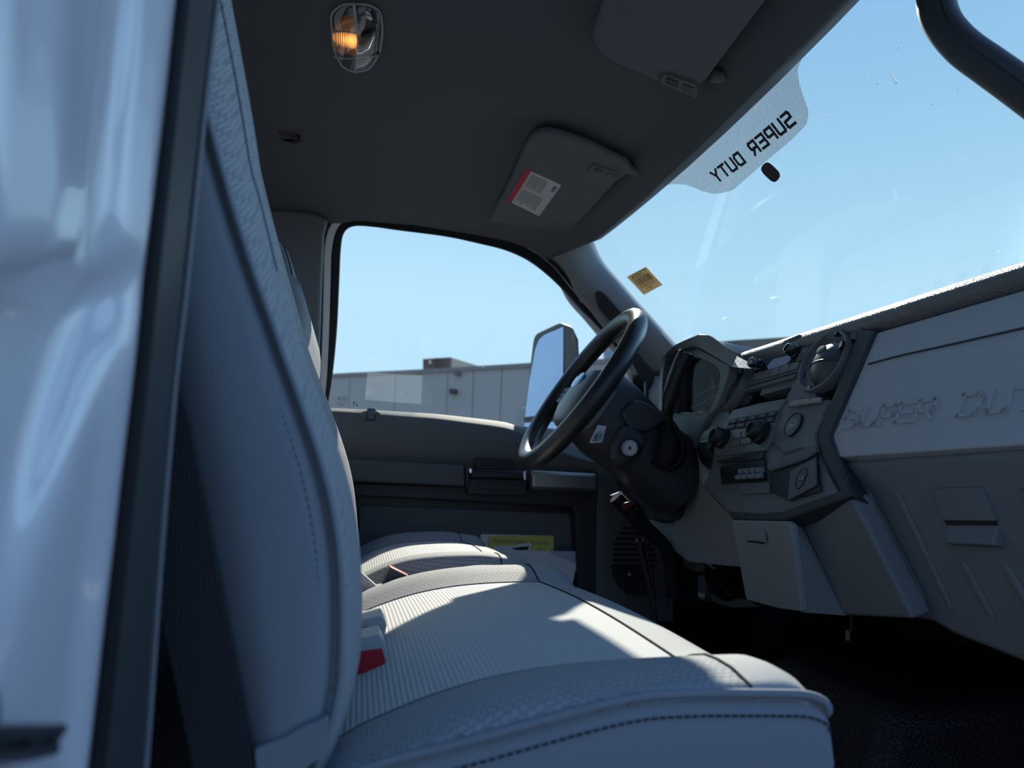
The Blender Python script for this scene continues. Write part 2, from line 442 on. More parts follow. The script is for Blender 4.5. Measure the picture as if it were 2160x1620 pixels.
# front rail between headliner and windshield
rail = []
for i in range(30):
    y = .40 + 1.34 * i / 29; x = hdr_x(y)
    rail.append([Vector((x - .006, y, .668)), Vector((x + .003, y, .661)), Vector((x + .010, y, .662)), Vector((ws_x(y, .68) + .003, y, .680)), Vector((ws_x(y, .68) - .01, y, .71)), Vector((x - .05, y, .75)), Vector((x - .05, y, .69))])
MB().grid(rail, cu=True, caps=True).build('trim_5', 'trim_grey', kind='structure')
# outer roof skin
MB().aabb(-.45, .50, .30, 1.86, .745, .775).build('ceiling_2', 'white_paint', kind='structure')
# rear wall, floor, toe board, firewall, outer door skins
mb = MB(); mb.aabb(-.46, -.40, .20, 2.0, -.6, .20); mb.aabb(-.46, -.40, .20, 2.0, .60, .75); mb.aabb(-.46, -.40, .20, .42, .2, .6); mb.aabb(-.46, -.40, 1.78, 2.0, .2, .6)
mb.build('wall_back', 'trim_mid', kind='structure')
rw = thing('added_window', None, None, (-.43, 1.1, .2), kind='structure')  # rear window added out of view, to let more light onto the dash
MB().add([(-.43, .42, .2), (-.43, 1.78, .2), (-.43, 1.78, .6), (-.43, .42, .6)], [(0, 1, 2, 3)]).build('pane', 'window', rw, smooth=False)
MB().aabb(-.46, 1.05, .18, 2.0, -.53, -.47).build('floor', 'floor', kind='structure')
MB().prism([(1.0, .2, -.50), (1.35, .2, -.10), (1.40, .2, -.10), (1.05, .2, -.53)], (0, 1.8, 0)).build('floor_2', 'floor', kind='structure')
mb = MB(); mb.aabb(1.19, 1.40, .18, 2.02, -.6, .27); mb.aabb(1.0, 1.40, 1.90, 2.02, -.62, .30); mb.aabb(1.08, 1.40, 1.5, 2.02, .2, .36); mb.aabb(1.0, 1.40, .18, .30, -.62, .27)
mb.build('wall_front', 'black', kind='structure')
# driver's A pillar -----------------------------------------------------------
Wp = [hit_ws(*p, .004) for p in crv([(1230, 500), (1243, 513), (1251, 532), (1266, 558), (1300, 597), (1330, 632), (1370, 676), (1420, 732), (1460, 775)], 36)]
Dp = [P_DOOR.hit(*p, .012) for p in crv([(1150, 542), (1173, 556), (1192, 580), (1206, 608), (1224, 632), (1245, 655), (1285, 703), (1318, 742), (1345, 790)], 36)]
rows = [[w + Vector((.02, .02, .012)) for w in Wp], Wp]
for t, b in ((.10, .006), (.3, .018), (.5, .024), (.7, .024), (.88, .015)):
    rows.append([w.lerp(d, t) + Vector((-.55, -.75, -.2)).normalized() * b for w, d in zip(Wp, Dp)])
rows.append(Dp); rows.append([d + Vector((.0, .03, -.006)) for d in Dp]); rows.append([d + Vector((.012, .10, .0)) for d in Dp])
pill = MB().grid(rows).build('trim_1', 'trim_grey', kind='structure', solid=.004, soff=-1, ang=60)
pA = Plane((Wp[18] * .5 + Dp[18] * .5) + Vector((-.55, -.75, -.2)).normalized() * .027, (Wp[30] - Wp[5]).cross(Dp[18] - Wp[18]))
plate('inset', [(1254, 620), (1262, 612), (1275, 619), (1300, 648), (1345, 697), (1352, 716), (1338, 722), (1318, 712), (1290, 682), (1262, 650)], pA, 'black', pill, thick=.004, r=6, bevel=.001)
for p in ((1228, 632), (1337, 738)):
    disc(pA.hit(*p), pA.n, .008, .003).build('fastener', 'trim_grey', pill)
MB().prism([pA.hit(*p, -.03) for p in [(1318, 742), (1400, 730), (1425, 745), (1410, 800), (1372, 830), (1345, 790)]], Vector((.05, .04, 0))).build('lower_cover', 'dark', pill, bevel=.004)
# driver's B pillar trim ------------------------------------------------------
plate('trim_2', [(520, 440), (600, 440), (665, 448), (692, 462), (683, 496), (679, 590), (675, 710), (670, 810), (664, 862), (700, 1000), (760, 1300), (520, 1300)], Plane((0, 1.865, .2), (0, 1, .30)), 'trim_mid', thick=.03, bevel=.01, seg=3, kind='structure')
# kick panel with louvres -----------------------------------------------------
PK = PY(1.83)
kick = plate('trim_3', [(1262, 990), (1420, 990), (1420, 1310), (1255, 1310)], PK, 'stackp', thick=.02, kind='structure')
mb = MB(); mo = MB()
for i in range(30):
    y = 1050 + i * 8.4
    mb.prism([PK.hit(1278, y, .003), PK.hit(1408, y + 5, .003), PK.hit(1408, y + 8, .003), PK.hit(1278, y + 3, .003)], PK.n * -.004)
mb.build('louvre_rib', 'stackp', kick)
for k, (a, b) in enumerate([(1313, 1340), (1306, 1352), (1300, 1362), (1296, 1372), (1294, 1380), (1293, 1385), (1293, 1388), (1294, 1384), (1296, 1380), (1298, 1376), (1304, 1372), (1310, 1366), (1320, 1350)]):
    y = 1110 + k * 11.3
    mo.prism([PK.hit(a, y, .0045), PK.hit(b, y + 2, .0045), PK.hit(b, y + 8, .0045), PK.hit(a, y + 6, .0045)], PK.n * -.004)
mo.build('vent_slot', 'black', kick)
plate('edge_rail', [(1411, 1170), (1414, 1170), (1413, 1285), (1410, 1285)], PK, 'steel', kick, thick=.004, lift=.006)

# driver's door ---------------------------------------------------------------
door = thing('door_1', None, None, (.3, 1.9, -.4), kind='structure')
belt_top = [P_DOOR.hit(*p, .012) for p in crv([(640, 858), (700, 861), (770, 864), (847, 869), (915, 873), (980, 880), (1047, 888), (1080, 895), (1117, 911), (1160, 934), (1230, 962), (1300, 985)], 60)]
belt_in = [PY(1.845).hit(*p) for p in crv([(640, 865), (700, 867), (770, 871), (847, 877), (915, 882), (980, 890), (1047, 899), (1080, 906), (1117, 921), (1160, 942), (1230, 968), (1300, 990)], 60)]
rows = [[p + Vector((0, .03, -.01)) for p in belt_top], belt_top]
rows.append([a.lerp(b, .55) + Vector((0, -.003, .004)) for a, b in zip(belt_top, belt_in)])
rows.append(belt_in)
rows.append([p + Vector((0, -.003, -.002)) for p in belt_in])
rows.append([p + Vector((0, -.008, -.010)) for p in belt_in])
rows.append([p + Vector((0, -.012, -.026)) for p in belt_in])
rows.append([Vector((p.x, 1.828, .6 * p.z + .03)) for p in belt_in])
rows.append([Vector((p.x, 1.832, .068)) for p in belt_in])
rows.append([Vector((p.x, 1.842, .050)) for p in belt_in])
rows.append([Vector((p.x, 1.85, -.03)) for p in belt_in])
MB().grid(rows).build('upper_panel', 'door_trim', door, ang=60)
PD = PY(1.835)
# lower panel with a sunken map pocket
ring('lower_panel', [(640, 1015), (1262, 1034), (1255, 1300), (640, 1300)], [(752, 1046), (1213, 1070), (1222, 1240), (752, 1270)], PD, 'dark', door, thick=.06, bevel=.004, n=80)
plate('pocket_recess', [(735, 1025), (1240, 1045), (1240, 1290), (735, 1290)], PY(1.900), 'black', door, thick=.02)
plate('pocket_back', [(758, 1070), (770, 1066), (1200, 1083), (1210, 1092), (1213, 1270), (758, 1270)], PY(1.885), 'trim_mid', door, thick=.02, r=8)
plate('speaker_panel', [(1008, 1079), (1155, 1083), (1155, 1122), (1007, 1118)], PY(1.885), 'trim_mid', door, thick=.003, lift=.003, r=5, bevel=.001)
PA = PY(1.78)
def bar(px0, py0, px1, py1, px2, py2, px3, py3, name, mat, depth=.06, lift=0, bevel=.006, parent=None, r=0):
    return plate(name, [(px0, py0), (px1, py1), (px2, py2), (px3, py3)], PA, mat, parent or door, thick=depth, lift=lift, bevel=bevel, seg=3, r=r)
bar(690, 967, 979, 982, 983, 1027, 690, 1014, 'armrest', 'arm', lift=.0)
bar(981, 981, 990, 982, 990, 1031, 983, 1029, 'armrest_end', 'dark', lift=-.004, bevel=.003)
plate('handle_recess', [(1004, 966), (1078, 968), (1078, 992), (1004, 990)], PY(1.815), 'black', door, thick=.02)
plate('latch_recess', [(986, 1010), (1110, 1012), (1109, 1046), (986, 1042)], PY(1.80), 'black', door, thick=.03)
plate('release_lever', [(1010, 1017), (1068, 1019), (1066, 1034), (1010, 1032)], PY(1.795), 'dark', door, thick=.015)
hd = bar(994, 990, 1107, 993, 1107, 1013, 994, 1010, 'pull_handle', 'black', depth=.025, lift=.015, bevel=.006)
for q in ([(989, 988), (996, 988), (996, 999), (990, 999)], [(1104, 994), (1111, 994), (1111, 1014), (1105, 1014)]):
    plate('handle_end', q, PA, 'chrome', hd, thick=.01, lift=.019, bevel=.002)
bar(1120, 991, 1262, 999, 1262, 1038, 1121, 1033, 'accent_strip', 'silver', depth=.05, lift=-.002, bevel=.01)
# lock button in its cup
mb = MB(); mb.lathe(PY(1.86).hit(783, 874), (0, -.6, .8), [(.030, .002), (.034, .006), (.036, .004), (.036, -.01)], 32)
cup = plate('lock_cup', [(758, 873), (768, 866), (798, 867), (808, 876), (802, 886), (764, 884)], PY(1.838), 'trim_mid', door, thick=.012, lift=.002, r=8, bevel=.003)
bx = PY(1.832).hit(783, 873)
MB().aabb(bx.x - .011, bx.x + .011, bx.y - .003, bx.y + .018, bx.z - .016, bx.z + .014).build('lock_button', 'gloss_black', cup, bevel=.003)
# frame of the door glass
gl = crv([(690, 862), (700, 800), (710, 700), (715, 600), (719, 520), (727, 488), (748, 476), (790, 478), (840, 485), (940, 498), (1007, 512), (1067, 527), (1113, 547), (1150, 573), (1187, 607), (1223, 647), (1270, 697), (1310, 745), (1340, 790)], 90)
ou = crv([(682, 862), (689, 810), (694, 720), (698, 590), (700, 530), (711, 484), (738, 462), (790, 461), (873, 469), (950, 481), (1007, 490), (1073, 507), (1123, 530), (1167, 563), (1203, 607), (1240, 648), (1285, 697), (1325, 745), (1352, 790)], 90)
wh = crv([(667, 862), (674, 810), (679, 710), (682, 590), (684, 520), (697, 474), (727, 454), (790, 456), (873, 467), (950, 479), (1007, 488), (1073, 505), (1123, 528), (1167, 561), (1204, 605), (1241, 646), (1286, 695), (1326, 743), (1353, 788)], 90)
bl = crv([(659, 862), (666, 810), (671, 710), (675, 590), (678, 510), (690, 465), (722, 446), (790, 451), (873, 462), (950, 474), (1007, 483), (1073, 499), (1123, 521), (1167, 553), (1210, 600), (1244, 642), (1289, 691), (1329, 739), (1356, 784)], 90)
def band(name, a, b, mat, la, lb, parent, t=.02):
    A = [P_DOOR.hit(*p, la) for p in a]; B = [P_DOOR.hit(*p, lb) for p in b]; d = -P_DOOR.n * t
    return MB().grid([A, B, [p + d for p in B], [p + d for p in A]], cv=True).build(name, mat, parent, bevel=.003, ang=50)
band('glass_run', gl, ou, 'rubber', .0, .012, door, .03)
band('door_frame', ou, wh, 'white_door', .010, .014, door)
band('door_seal', wh, bl, 'rubber', .016, .022, door, .03)
# lower skin of the door, outside
MB().aabb(-.45, 1.05, 1.96, 2.0, -.7, .17).build('outer_skin', 'white_paint', door)
MB().aabb(.80, 1.20, 1.90, 1.93, -.6, .28).build('cowl_side', 'black', kick)
win = thing('window_1', None, None, (.3, 1.9, .2), kind='structure')
gp = [P_DOOR.hit(*p, -.008) for p in gl] + [P_DOOR.hit(*p, -.008) for p in ((1300, 985), (1100, 930), (900, 890), (690, 875))]
MB().add(gp, [tuple(range(len(gp)))]).build('pane', 'window', win, smooth=False)
PG = Plane(P_DOOR.p - P_DOOR.n * .0075 * -1, P_DOOR.n)
# etched marks near the lower rear corner of the glass
uG, vG = Vector((-1, 0, 0)), Vector((0, -.28, .96))
mb = MB(); c0 = P_DOOR.hit(722, 841, -.004)
n_ = P_DOOR.n
el = [c0 + Vector((1, 0, 0)) * .0125 * math.cos(q) + vG * .0048 * math.sin(q) for q in [2 * math.pi * i / 32 for i in range(32)]]
mb.tube(el, .0005, 4, closed=True)
text_mesh(mb, 'Ford', c0, uG, vG, .011, n_, shear=.3)
text_mesh(mb, 'Carlite', P_DOOR.hit(720, 850, -.004), uG, vG, .0085, n_, shear=.25)
for k in range(3):
    a = P_DOOR.hit(711, 853 + k * 1.6, -.004); mb.tube([a, a + Vector((.02 - k * .003, 0, 0))], .0003, 4)
mb.build('etched_mark', 'grey_ink', win)
mb = MB()
for x, s in ((746.5, 1), (752.5, -1)):
    a = P_DOOR.hit(x, 857, -.004); b = P_DOOR.hit(x, 847, -.004)
    if s < 0: a, b = b, a
    mb.tube([a, b], .0007, 4); d = (b - a).normalized()
    mb.prism([b + d * .001, b - d * .004 + Vector((.0028, 0, 0)), b - d * .004 - Vector((.0028, 0, 0))], n_ * .0004)
mb.build('arrow_mark', 'ink', win)
# windshield ------------------------------------------------------------------
wsh = thing('window_2', None, None, (.8, 1.1, .3), kind='structure')
rows = []
for i in range(28):
    z = .70 - .45 * i / 27
    rows.append([Vector((ws_x(y, z), y, z)) for y in [.36 + 1.46 * j / 39 for j in range(40)]])
MB().grid(rows).build('pane', 'windshield', wsh)
# dotted band with the lettering
top = [(1815, -40), (1790, 10), (1740, 58), (1690, 110), (1640, 160), (1580, 215), (1510, 277), (1440, 340), (1395, 378), (1330, 428), (1270, 482), (1250, 500)]
low = [(1835, -30), (1775, 30), (1735, 76), (1698, 110), (1680, 150), (1690, 190), (1706, 235), (1702, 262), (1670, 295), (1610, 345), (1545, 402), (1510, 410), (1480, 403), (1450, 390), (1420, 388), (1398, 392)]
A = lin(top[:9], 60); B = lin(low, 60)
rows = []
for t in range(9):
    rows.append([hit_ws(*(a + (b - a) * (t / 8)), .003) for a, b in zip(A, B)])
MB().grid(rows).build('dot_band', 'dots', wsh)
# mirrored lettering (it faces outwards)
mb = MB()
sa, sb = hit_ws(1667, 246, .005), hit_ws(1500, 377, .005)
ub = (sb - sa); Lw = ub.length; ub.normalize()
nb = Vector((-1, 0, -.947)).normalized(); vb = nb.cross(ub); vb = vb if vb.z > 0 else -vb
wch = Lw / 13.2; k = 0
xs = []
for ch in 'SUPER DUTY':
    if ch != ' ':
        o = sa + ub * k * Lw / 9.9 - vb * .0125 + ub * .0
        strokes(mb, ch, o, ub, vb, .0175, .023, .0052, nb, .0006, fix=lambda p: Vector((ws_x(p.y, p.z) - .006, p.y, p.z)))
    k += 1 if ch != ' ' else .9
mb.build('lettering', 'ink', wsh, smooth=False)
mb = MB()
for (x, y, dx, dy, w_) in ((1894, 100, 2, 2, 2.2), (1872, 147, 14, 24, 1.3), (1888, 172, 3, 4, 2.6), (1849, 175, 3, 3, 1.8), (1824, 156, 2, 2, 1.4), (1964, 219, 3, 2, 1.3), (1745, 243, 4, 4, 1.3), (1819, 25, 2, 2, 1.2), (1857, 55, 2, 2, 1.2), (1763, 114, 2, 2, 1), (2019, 188, 2, 2, 1.4), (1640, 310, 2, 3, 1.2), (1973, 115, 2, 2, 1), (1415, 470, 3, 2, 1.4), (1566, 410, 2, 2, 1.2), (1835, 380, 2, 2, 1)):
    mb.tube([hit_ws(x, y, .002), hit_ws(x + dx * .6, y + dy * .6, .002), hit_ws(x + dx, y + dy, .002)], [w_ * .0003, w_ * .0006, w_ * .0008], 6)
mb.build('dust_speck', 'speck', wsh)
# round edge mask on the outer corner and the base of the mirror
cm = hit_ws(1627, 362, .006)
mb = MB(); e1 = (hit_ws(1640, 374, .006) - hit_ws(1614, 349, .006)); l1 = e1.length; e1.normalize(); e2 = nb.cross(e1)
pt = []
for i in range(28):
    q = 2 * math.pi * i / 28; c, s = math.cos(q), math.sin(q)
    pt.append(cm + e1 * (l1 * .62) * math.copysign(abs(c) ** .6, c) + e2 * .0145 * math.copysign(abs(s) ** .75, s))
mb.prism(pt, nb * .004).build('mirror_mount', 'black', wsh, bevel=.001, label='black oval mount pad')

# passenger's B pillar: white body jamb, seal and trim --------------------------
jamb = thing('wall_right', None, None, (-.15, .3, -.5), kind='structure')
PJ = PX(-.10)
rows = []
def gs(x, c, w): return math.exp(-((x - c) / w) ** 2)
ed = [(372, 0), (358, 130), (340, 290), (320, 460), (303, 620), (283, 800), (262, 970), (243, 1140), (222, 1320), (190, 1620)]
edc = crv([(2 * 372 - 350, -180)] + ed + [(165, 1830)], 90)
for e in edc:
    row = []; py = e[1]
    for j in range(70):
        s = j / 69; px = e[0] + 12 - s * 470
        d = 0.0
        # long sunken slot that ends in a soft toe
        w = 60 - 6 * (py / 600); cx = 265 - .095 * py
        f = 1 / (1 + math.exp((py - 560) / 18))
        d -= .006 * f / (1 + math.exp(-(w * .5 - abs(px - cx)) / 5))
        # diagonal fold that widens downwards
        x1 = 265 - (py - 600) * .35; x2 = 30 - (py - 600) * .1
        g = 1 / (1 + math.exp(-(py - 590) / 30))
        d -= .015 * g / (1 + math.exp(-(x1 - px) / 11)) * (1 / (1 + math.exp((py - 1150) / 160)))
        d += .002 * gs(px, 120 - .03 * py, 50) * (1 - g)
        d += .004 * gs(px, e[0] - 30, 22)
        d -= .010 * min(1, max(0, (40 - px) / 90)) ** 2 * (1 - g)
        d -= .02 * max(0, (px - (e[0] - 6)) / 18) ** 2
        row.append(PJ.hit(px, py) + Vector((d, 0, 0)))
    rows.append(row)
MB().grid(rows).build('door_jamb', 'white_paint', jamb, ang=80)
MB().aabb(-.36, -.128, .05, .36, -.9, .74).build('pillar_body', 'white_paint', jamb)
def bandx(name, a, b, xa, xb, ya, yb, mat, t=.03, n=50, **k):
    """vertical strip between two traced edges, each at its own distance"""
    A = [PY(ya).hit(*p) for p in crv(a, n)]; B = [PY(yb).hit(*p) for p in crv(b, n)]
    d = Vector((-t, .004, 0))
    return MB().grid([A, [p.lerp(q, .5) + Vector((.003, 0, 0)) for p, q in zip(A, B)], B, [p + d for p in B], [p + d for p in A]], cv=True).build(name, mat, jamb, **k)
e0 = [(406, -200), (381, -80), (372, 0), (340, 290), (303, 620), (283, 800), (243, 1140), (190, 1620), (160, 1830)]
e1_ = [(430, -200), (406, -80), (396, 0), (364, 290), (326, 620), (302, 800), (262, 1140), (205, 1620), (176, 1830)]
e2_ = [(490, -200), (468, -80), (452, 0), (418, 290), (384, 620), (364, 800), (336, 1140), (302, 1620), (280, 1830)]
e3_ = [(500, -200), (478, -80), (463, 0), (430, 290), (396, 620), (374, 800), (344, 1140), (310, 1620), (286, 1830)]
mb = MB(); mb.tube([PY(.338).hit(a[0] + 8, a[1]) for a in crv(e0, 50)], .0042, 10)
mb.build('weather_seal', 'rubber', jamb)
bandx('pillar_trim', e1_, e2_, 0, 0, .345, .40, 'dark')
mb = MB(); mb.tube([PY(.40).hit((a[0] + b[0]) / 2, a[1]) for a, b in zip(crv(e2_, 50), crv(e3_, 50))], .0019, 10)
mb.build('trim_bead', 'trim_mid', jamb)
# door striker on the jamb
st = thing('door_striker', 'black loop-shaped latch striker on the white door jamb', 'latch', PX(-.085).hit(60, 1590))
PS = PX(-.088)
plate('striker_plate', [(-90, 1535), (128, 1530), (133, 1542), (118, 1585), (60, 1600), (-90, 1612)], PS, 'gloss_black', st, thick=.008, bevel=.001, r=8)
mb = MB(); mb.tube([PS.hit(*p, .004) for p in [(-70, 1600), (55, 1592), (112, 1580), (126, 1540), (60, 1543), (-70, 1548)]], .0022, 8)
mb.build('striker_loop', 'gloss_black', st)
mb = MB(); mb.prism([PS.hit(*p) for p in [(-80, 1440), (-3, 1445), (4, 1480), (4, 1530), (-80, 1540)]], Vector((-.01, 0, 0)))
mb.build('striker_wedge', 'black', st, bevel=.001)

# passenger's A pillar (upper corner of the view) and its grab handle ------------
rows = []
for i in range(12):
    t = i / 11; z = .70 - .45 * t; x = ws_x(.42, z)
    rows.append([Vector((x + .02, .36, z + .01)), Vector((x - .02, .37, z - .02)), Vector((x - .03, .42, z - .03)), Vector((x - .01, .455, z - .01)), Vector((x + .02, .45, z + .02))])
MB().grid(rows, cu=True, caps=True).build('trim_4', 'trim_mid', kind='structure')
PH = Plane(PY(.56).hit(2040, 120), (-.75, -.6, 0))
gh = thing('grab_handle', 'dark looped grab handle at the passenger windshield pillar, top corner of the cab', 'handle', PH.hit(2060, 120))
gpath = crv([(2040, -150), (1985, -60), (1975, 0), (1990, 50), (2030, 98), (2090, 142), (2150, 185), (2230, 245), (2320, 320)], 40)
hw = [38, 36, 36, 37, 38, 36, 36, 36, 36]
g3 = [PH.hit(*p) for p in gpath]
def pil_pt(z): return Vector((ws_x(.42, z) - .035, .43, z))
g_top = crv([pil_pt(g3[0].z + .02), g3[0] * .5 + pil_pt(g3[0].z + .02) * .5 + Vector((-.01, .02, .0)), g3[0]], 8)
g_bot = crv([g3[-1], g3[-1] * .5 + pil_pt(g3[-1].z - .06) * .5 + Vector((-.01, .02, -.01)), pil_pt(g3[-1].z - .06)], 8)
MB().tube(g3, [.026 - .004 * min(1, i / 15) for i in range(40)], 16, flat=.8).build('grip', 'dark', gh)
MB().tube([PH.hit(p[0] + 10, p[1] - 6, .021) for p in gpath], .0012, 6).build('parting_line', 'black', gh)
MB().tube(g_top, .025, 12).build('end_foot', 'dark', gh)
MB().tube(g_bot, .023, 12).build('end_foot', 'dark', gh)
# ================================================================== LAMP, HOOKS, VISORS
PC = PZ(.690)
lamp = thing('dome_lamp', 'clear dome lamp on the ceiling, its amber rear half glowing', 'lamp', PC.hit(755, 80))
lo = rnd([(697, 28), (722, 8), (775, 8), (802, 22), (808, 62), (802, 112), (780, 146), (752, 153), (722, 143), (703, 105)], 22, 5)
n0 = len(lo)
rows = []
cen = PC.hit(755, 80)
for s, dz in ((1.0, .016), (1.0, .003), (.95, -.004), (.8, -.009), (.55, -.0125), (.25, -.014)):
    rows.append([cen + (PC.hit(*p) - cen) * s + Vector((0, 0, dz)) for p in lo])
MB().grid(rows, cu=True, caps=True).build('lens', 'lens', lamp, ang=80)
rows = []
for s, dz in ((.97, .014), (.97, .002), (.90, .004), (.86, .013)):
    rows.append([cen + (PC.hit(*p) - cen) * s + Vector((0, 0, dz)) for p in lo])
MB().grid(rows, cu=True, caps=True).build('housing', 'reflector', lamp, label='silvery reflector housing')
mb = MB(); mb.tube([PC.hit(*p, .002) for p in lo], .0016, 6, closed=True); mb.build('rim', 'beige', lamp)
M['amber'] = amber_mat()
P2 = PZ(.684)
am = [P2.hit(*p) for p in rnd([(704, 62), (725, 42), (750, 38), (756, 120), (706, 108), (701, 80)], 6)]
ac = P2.hit(732, 84)
mb = MB(); rib_n = 14
mb.prism(am, Vector((0, 0, .008)))
o = mb.build('amber_lens', M['amber'], lamp, bevel=.002, label='glowing amber lens')
# texture centre at the bulb
o.data.transform(Matrix.Translation(-(ac - cen))); o.location = ac - cen
mb = MB()
for i in range(13):
    x = 707 + i * 3.8; mb.tube([P2.hit(x, 62 - i * 1.4, .001), P2.hit(x, 109 + i * .6, .001)], .0007, 5)
mb.build('lens_rib', M['amber'], lamp)
mb = MB(); mb.tube([PZ(.679).hit(*p) for p in ((746, 7), (750, 40), (756, 85), (752, 120), (748, 153))], .0022, 6)
mb.tube([PZ(.679).hit(*p) for p in ((703, 120), (730, 124), (760, 122), (800, 118))], .0012, 6)
mb.tube([PZ(.680).hit(*p) for p in ((700, 68), (724, 66), (752, 70))], .0012, 6)
mb.build('lens_seam', 'beige', lamp)
for y in (72, 118):
    mb = MB(); mb.prism([P2.hit(*p) for p in ((762, y + 2), (800, y - 5), (800, y + 2), (762, y + 9))], Vector((0, 0, .006))); mb.build('bulb_slot', 'black', lamp)
mb = MB(); mb.prism([P2.hit(*p) for p in ((765, 38), (785, 36), (783, 60), (763, 60))], Vector((0, 0, .006)))
mb.build('reflector_window', 'dark', lamp)

hk = thing('coat_hook', 'small black coat hook in a dent of the ceiling', 'hook', PZ(.69).hit(608, 288))
plate('hook_plate', [(578, 283), (600, 268), (650, 262), (668, 268), (640, 290), (600, 300)], PZ(.694), 'headliner', hk, thick=.01, r=10, bevel=.002)
mb = MB(); mb.tube([PZ(z).hit(*p) for p, z in (((583, 285), .692), ((600, 296), .686), ((622, 300), .680), ((632, 294), .676), ((630, 287), .676))], .0035, 8); mb.build('hook_arm', 'black', hk)
mb = MB(); mb.box(PZ(.690).hit(606, 280), (.018, 0, 0), (0, .010, 0), (0, 0, .004)); mb.build('hook_base', 'dark', hk, bevel=.002)
disc(PZ(.702).hit(1040, 383), (0, 0, -1), .010, .006).build('push_pin', 'trim_mid', label='round grey plastic retaining pin in the ceiling beside the visor', cat='pin')

def sun_visor(outline, clipq, arm, label, nm='sun_visor'):
    pv = PZ(.662)
    t = thing(nm, label, 'sun visor', pv.hit(*outline[0]), 'sun visors under the front of the ceiling')
    pts = [pv.hit(*p) for p in rnd(outline, 16, 4)]
    MB().prism(pts, (0, 0, .018)).build('panel', 'visor_cloth', t, bevel=.007, seg=4)
    c = plate('clip', clipq, pv, 'trim_mid', t, thick=.012, lift=.006, r=6, bevel=.002)
    q = clipq
    plate('clip_slot', cell(q, .12, .48, .25, .8), pv, 'black', c, thick=.003, lift=.0075, r=3, bevel=.0005)
    plate('clip_slot', cell(q, .58, .95, .30, .9), pv, 'black', c, thick=.003, lift=.0075, r=3, bevel=.0005)
    mb = MB(); mb.tube([pv.hit(*p, -.012) for p in arm], [.011] * len(arm), 14); mb.build('pivot_arm', 'trim_mid', t, bevel=.002)
    return t, pv
v1, pv = sun_visor([(1031, 489), (1035, 462), (1070, 398), (1096, 340), (1112, 305), (1128, 287), (1150, 282), (1182, 287), (1240, 307), (1325, 348), (1331, 358), (1320, 372), (1300, 385), (1250, 440), (1196, 498), (1178, 500), (1165, 494), (1140, 499), (1110, 505), (1070, 497)],
                   [(1250, 348), (1303, 367), (1302, 381), (1242, 365)], [(1318, 352), (1335, 358), (1350, 364)],
                   'dark grey sun visor with a red and white warning label, over the driver side')
lq = [(1110, 357), (1184, 391), (1137, 456), (1070, 423)]
lb = plate('warning_label', lq, pv, 'label', v1, thick=.001, lift=.0012, bevel=0, label='white printed label with red header strip')
plate('red_header', cell(lq, 0, .14, 0, 1), pv, 'red_ink', lb, thick=.0005, lift=.0018, bevel=0)
mb = MB()
for col, (b0, b1) in enumerate(((.06, .47), (.53, .95))):
    for i in range(14):
        a = .2 + i * .045
        if col == 0 and i > 10: continue
        L = b1 - random.random() * .09
        mb.prism([pv.hit(*p, .0019) for p in cell(lq, a, a + .014, b0, L)], (0, 0, .0003))
mb.prism([pv.hit(*p, .0019) for p in cell(lq, .86, .95, .10, .26)], (0, 0, .0003))
mb.build('print', 'grey_ink', lb, smooth=False)
sun_visor([(1285, -30), (1266, 30), (1252, 66), (1250, 82), (1258, 106), (1288, 132), (1340, 154), (1396, 178), (1450, 200), (1474, 184), (1491, 170), (1545, 98), (1625, -8), (1650, -40), (1480, -160), (1330, -110)],
          [(1399, 157), (1470, 180), (1470, 208), (1393, 176)], [(1500, 158), (1518, 162), (1532, 156)],
          'plain dark grey sun visor over the passenger side, cut by the top edge')

# ================================================================== DASHBOARD
dash = thing('dashboard', 'long grey dashboard under the windshield with glove box and driver gauges', 'dashboard', (.75, 1.0, -.1))
prof = [(.80, .225), (.757, .252), (.7455, .2605), (.7395, .270), (.7385, .280), (.744, .290), (.757, .2965), (.80, .300), (.92, .302), (1.02, .300), (1.12, .29), (1.18, .24)]
rows = []
for i in range(40):
    y = .28 + 1.08 * i / 39
    rows.append([Vector((x, y, z)) for x, z in prof])
MB().grid(rows, caps=True).build('top_pad', 'dash_top', dash, ang=70)
rows = []
for i in range(16):
    y = 1.2 + .60 * i / 15
    rows.append([Vector((x, y, z - .012)) for x, z in ((.79, .20), (.80, .275), (.83, .29), (.95, .295), (1.12, .28), (1.18, .24))])
MB().grid(rows, caps=True).build('driver_pad', 'dash_top', dash, ang=70)
# ribs of the long defroster outlet near the glass
mb = MB()
mb.aabb(.875, .935, .42, 1.10, .300, .3035)
mb.build('defroster_base', 'black', dash)
mb = MB()
for i in range(13):
    y = .45 + i * .05; mb.aabb(.875, .935, y - .016, y + .016, .302, .309)
mb.build('defroster_rib', 'dash_top', dash, bevel=.002)
plate('light_sensor', [(1648, 725), (1656, 717), (1686, 704), (1690, 708), (1676, 717), (1652, 727)], PXZ((.739, .272), (.748, .296)), 'black', dash, thick=.004, lift=.004, bevel=.001)
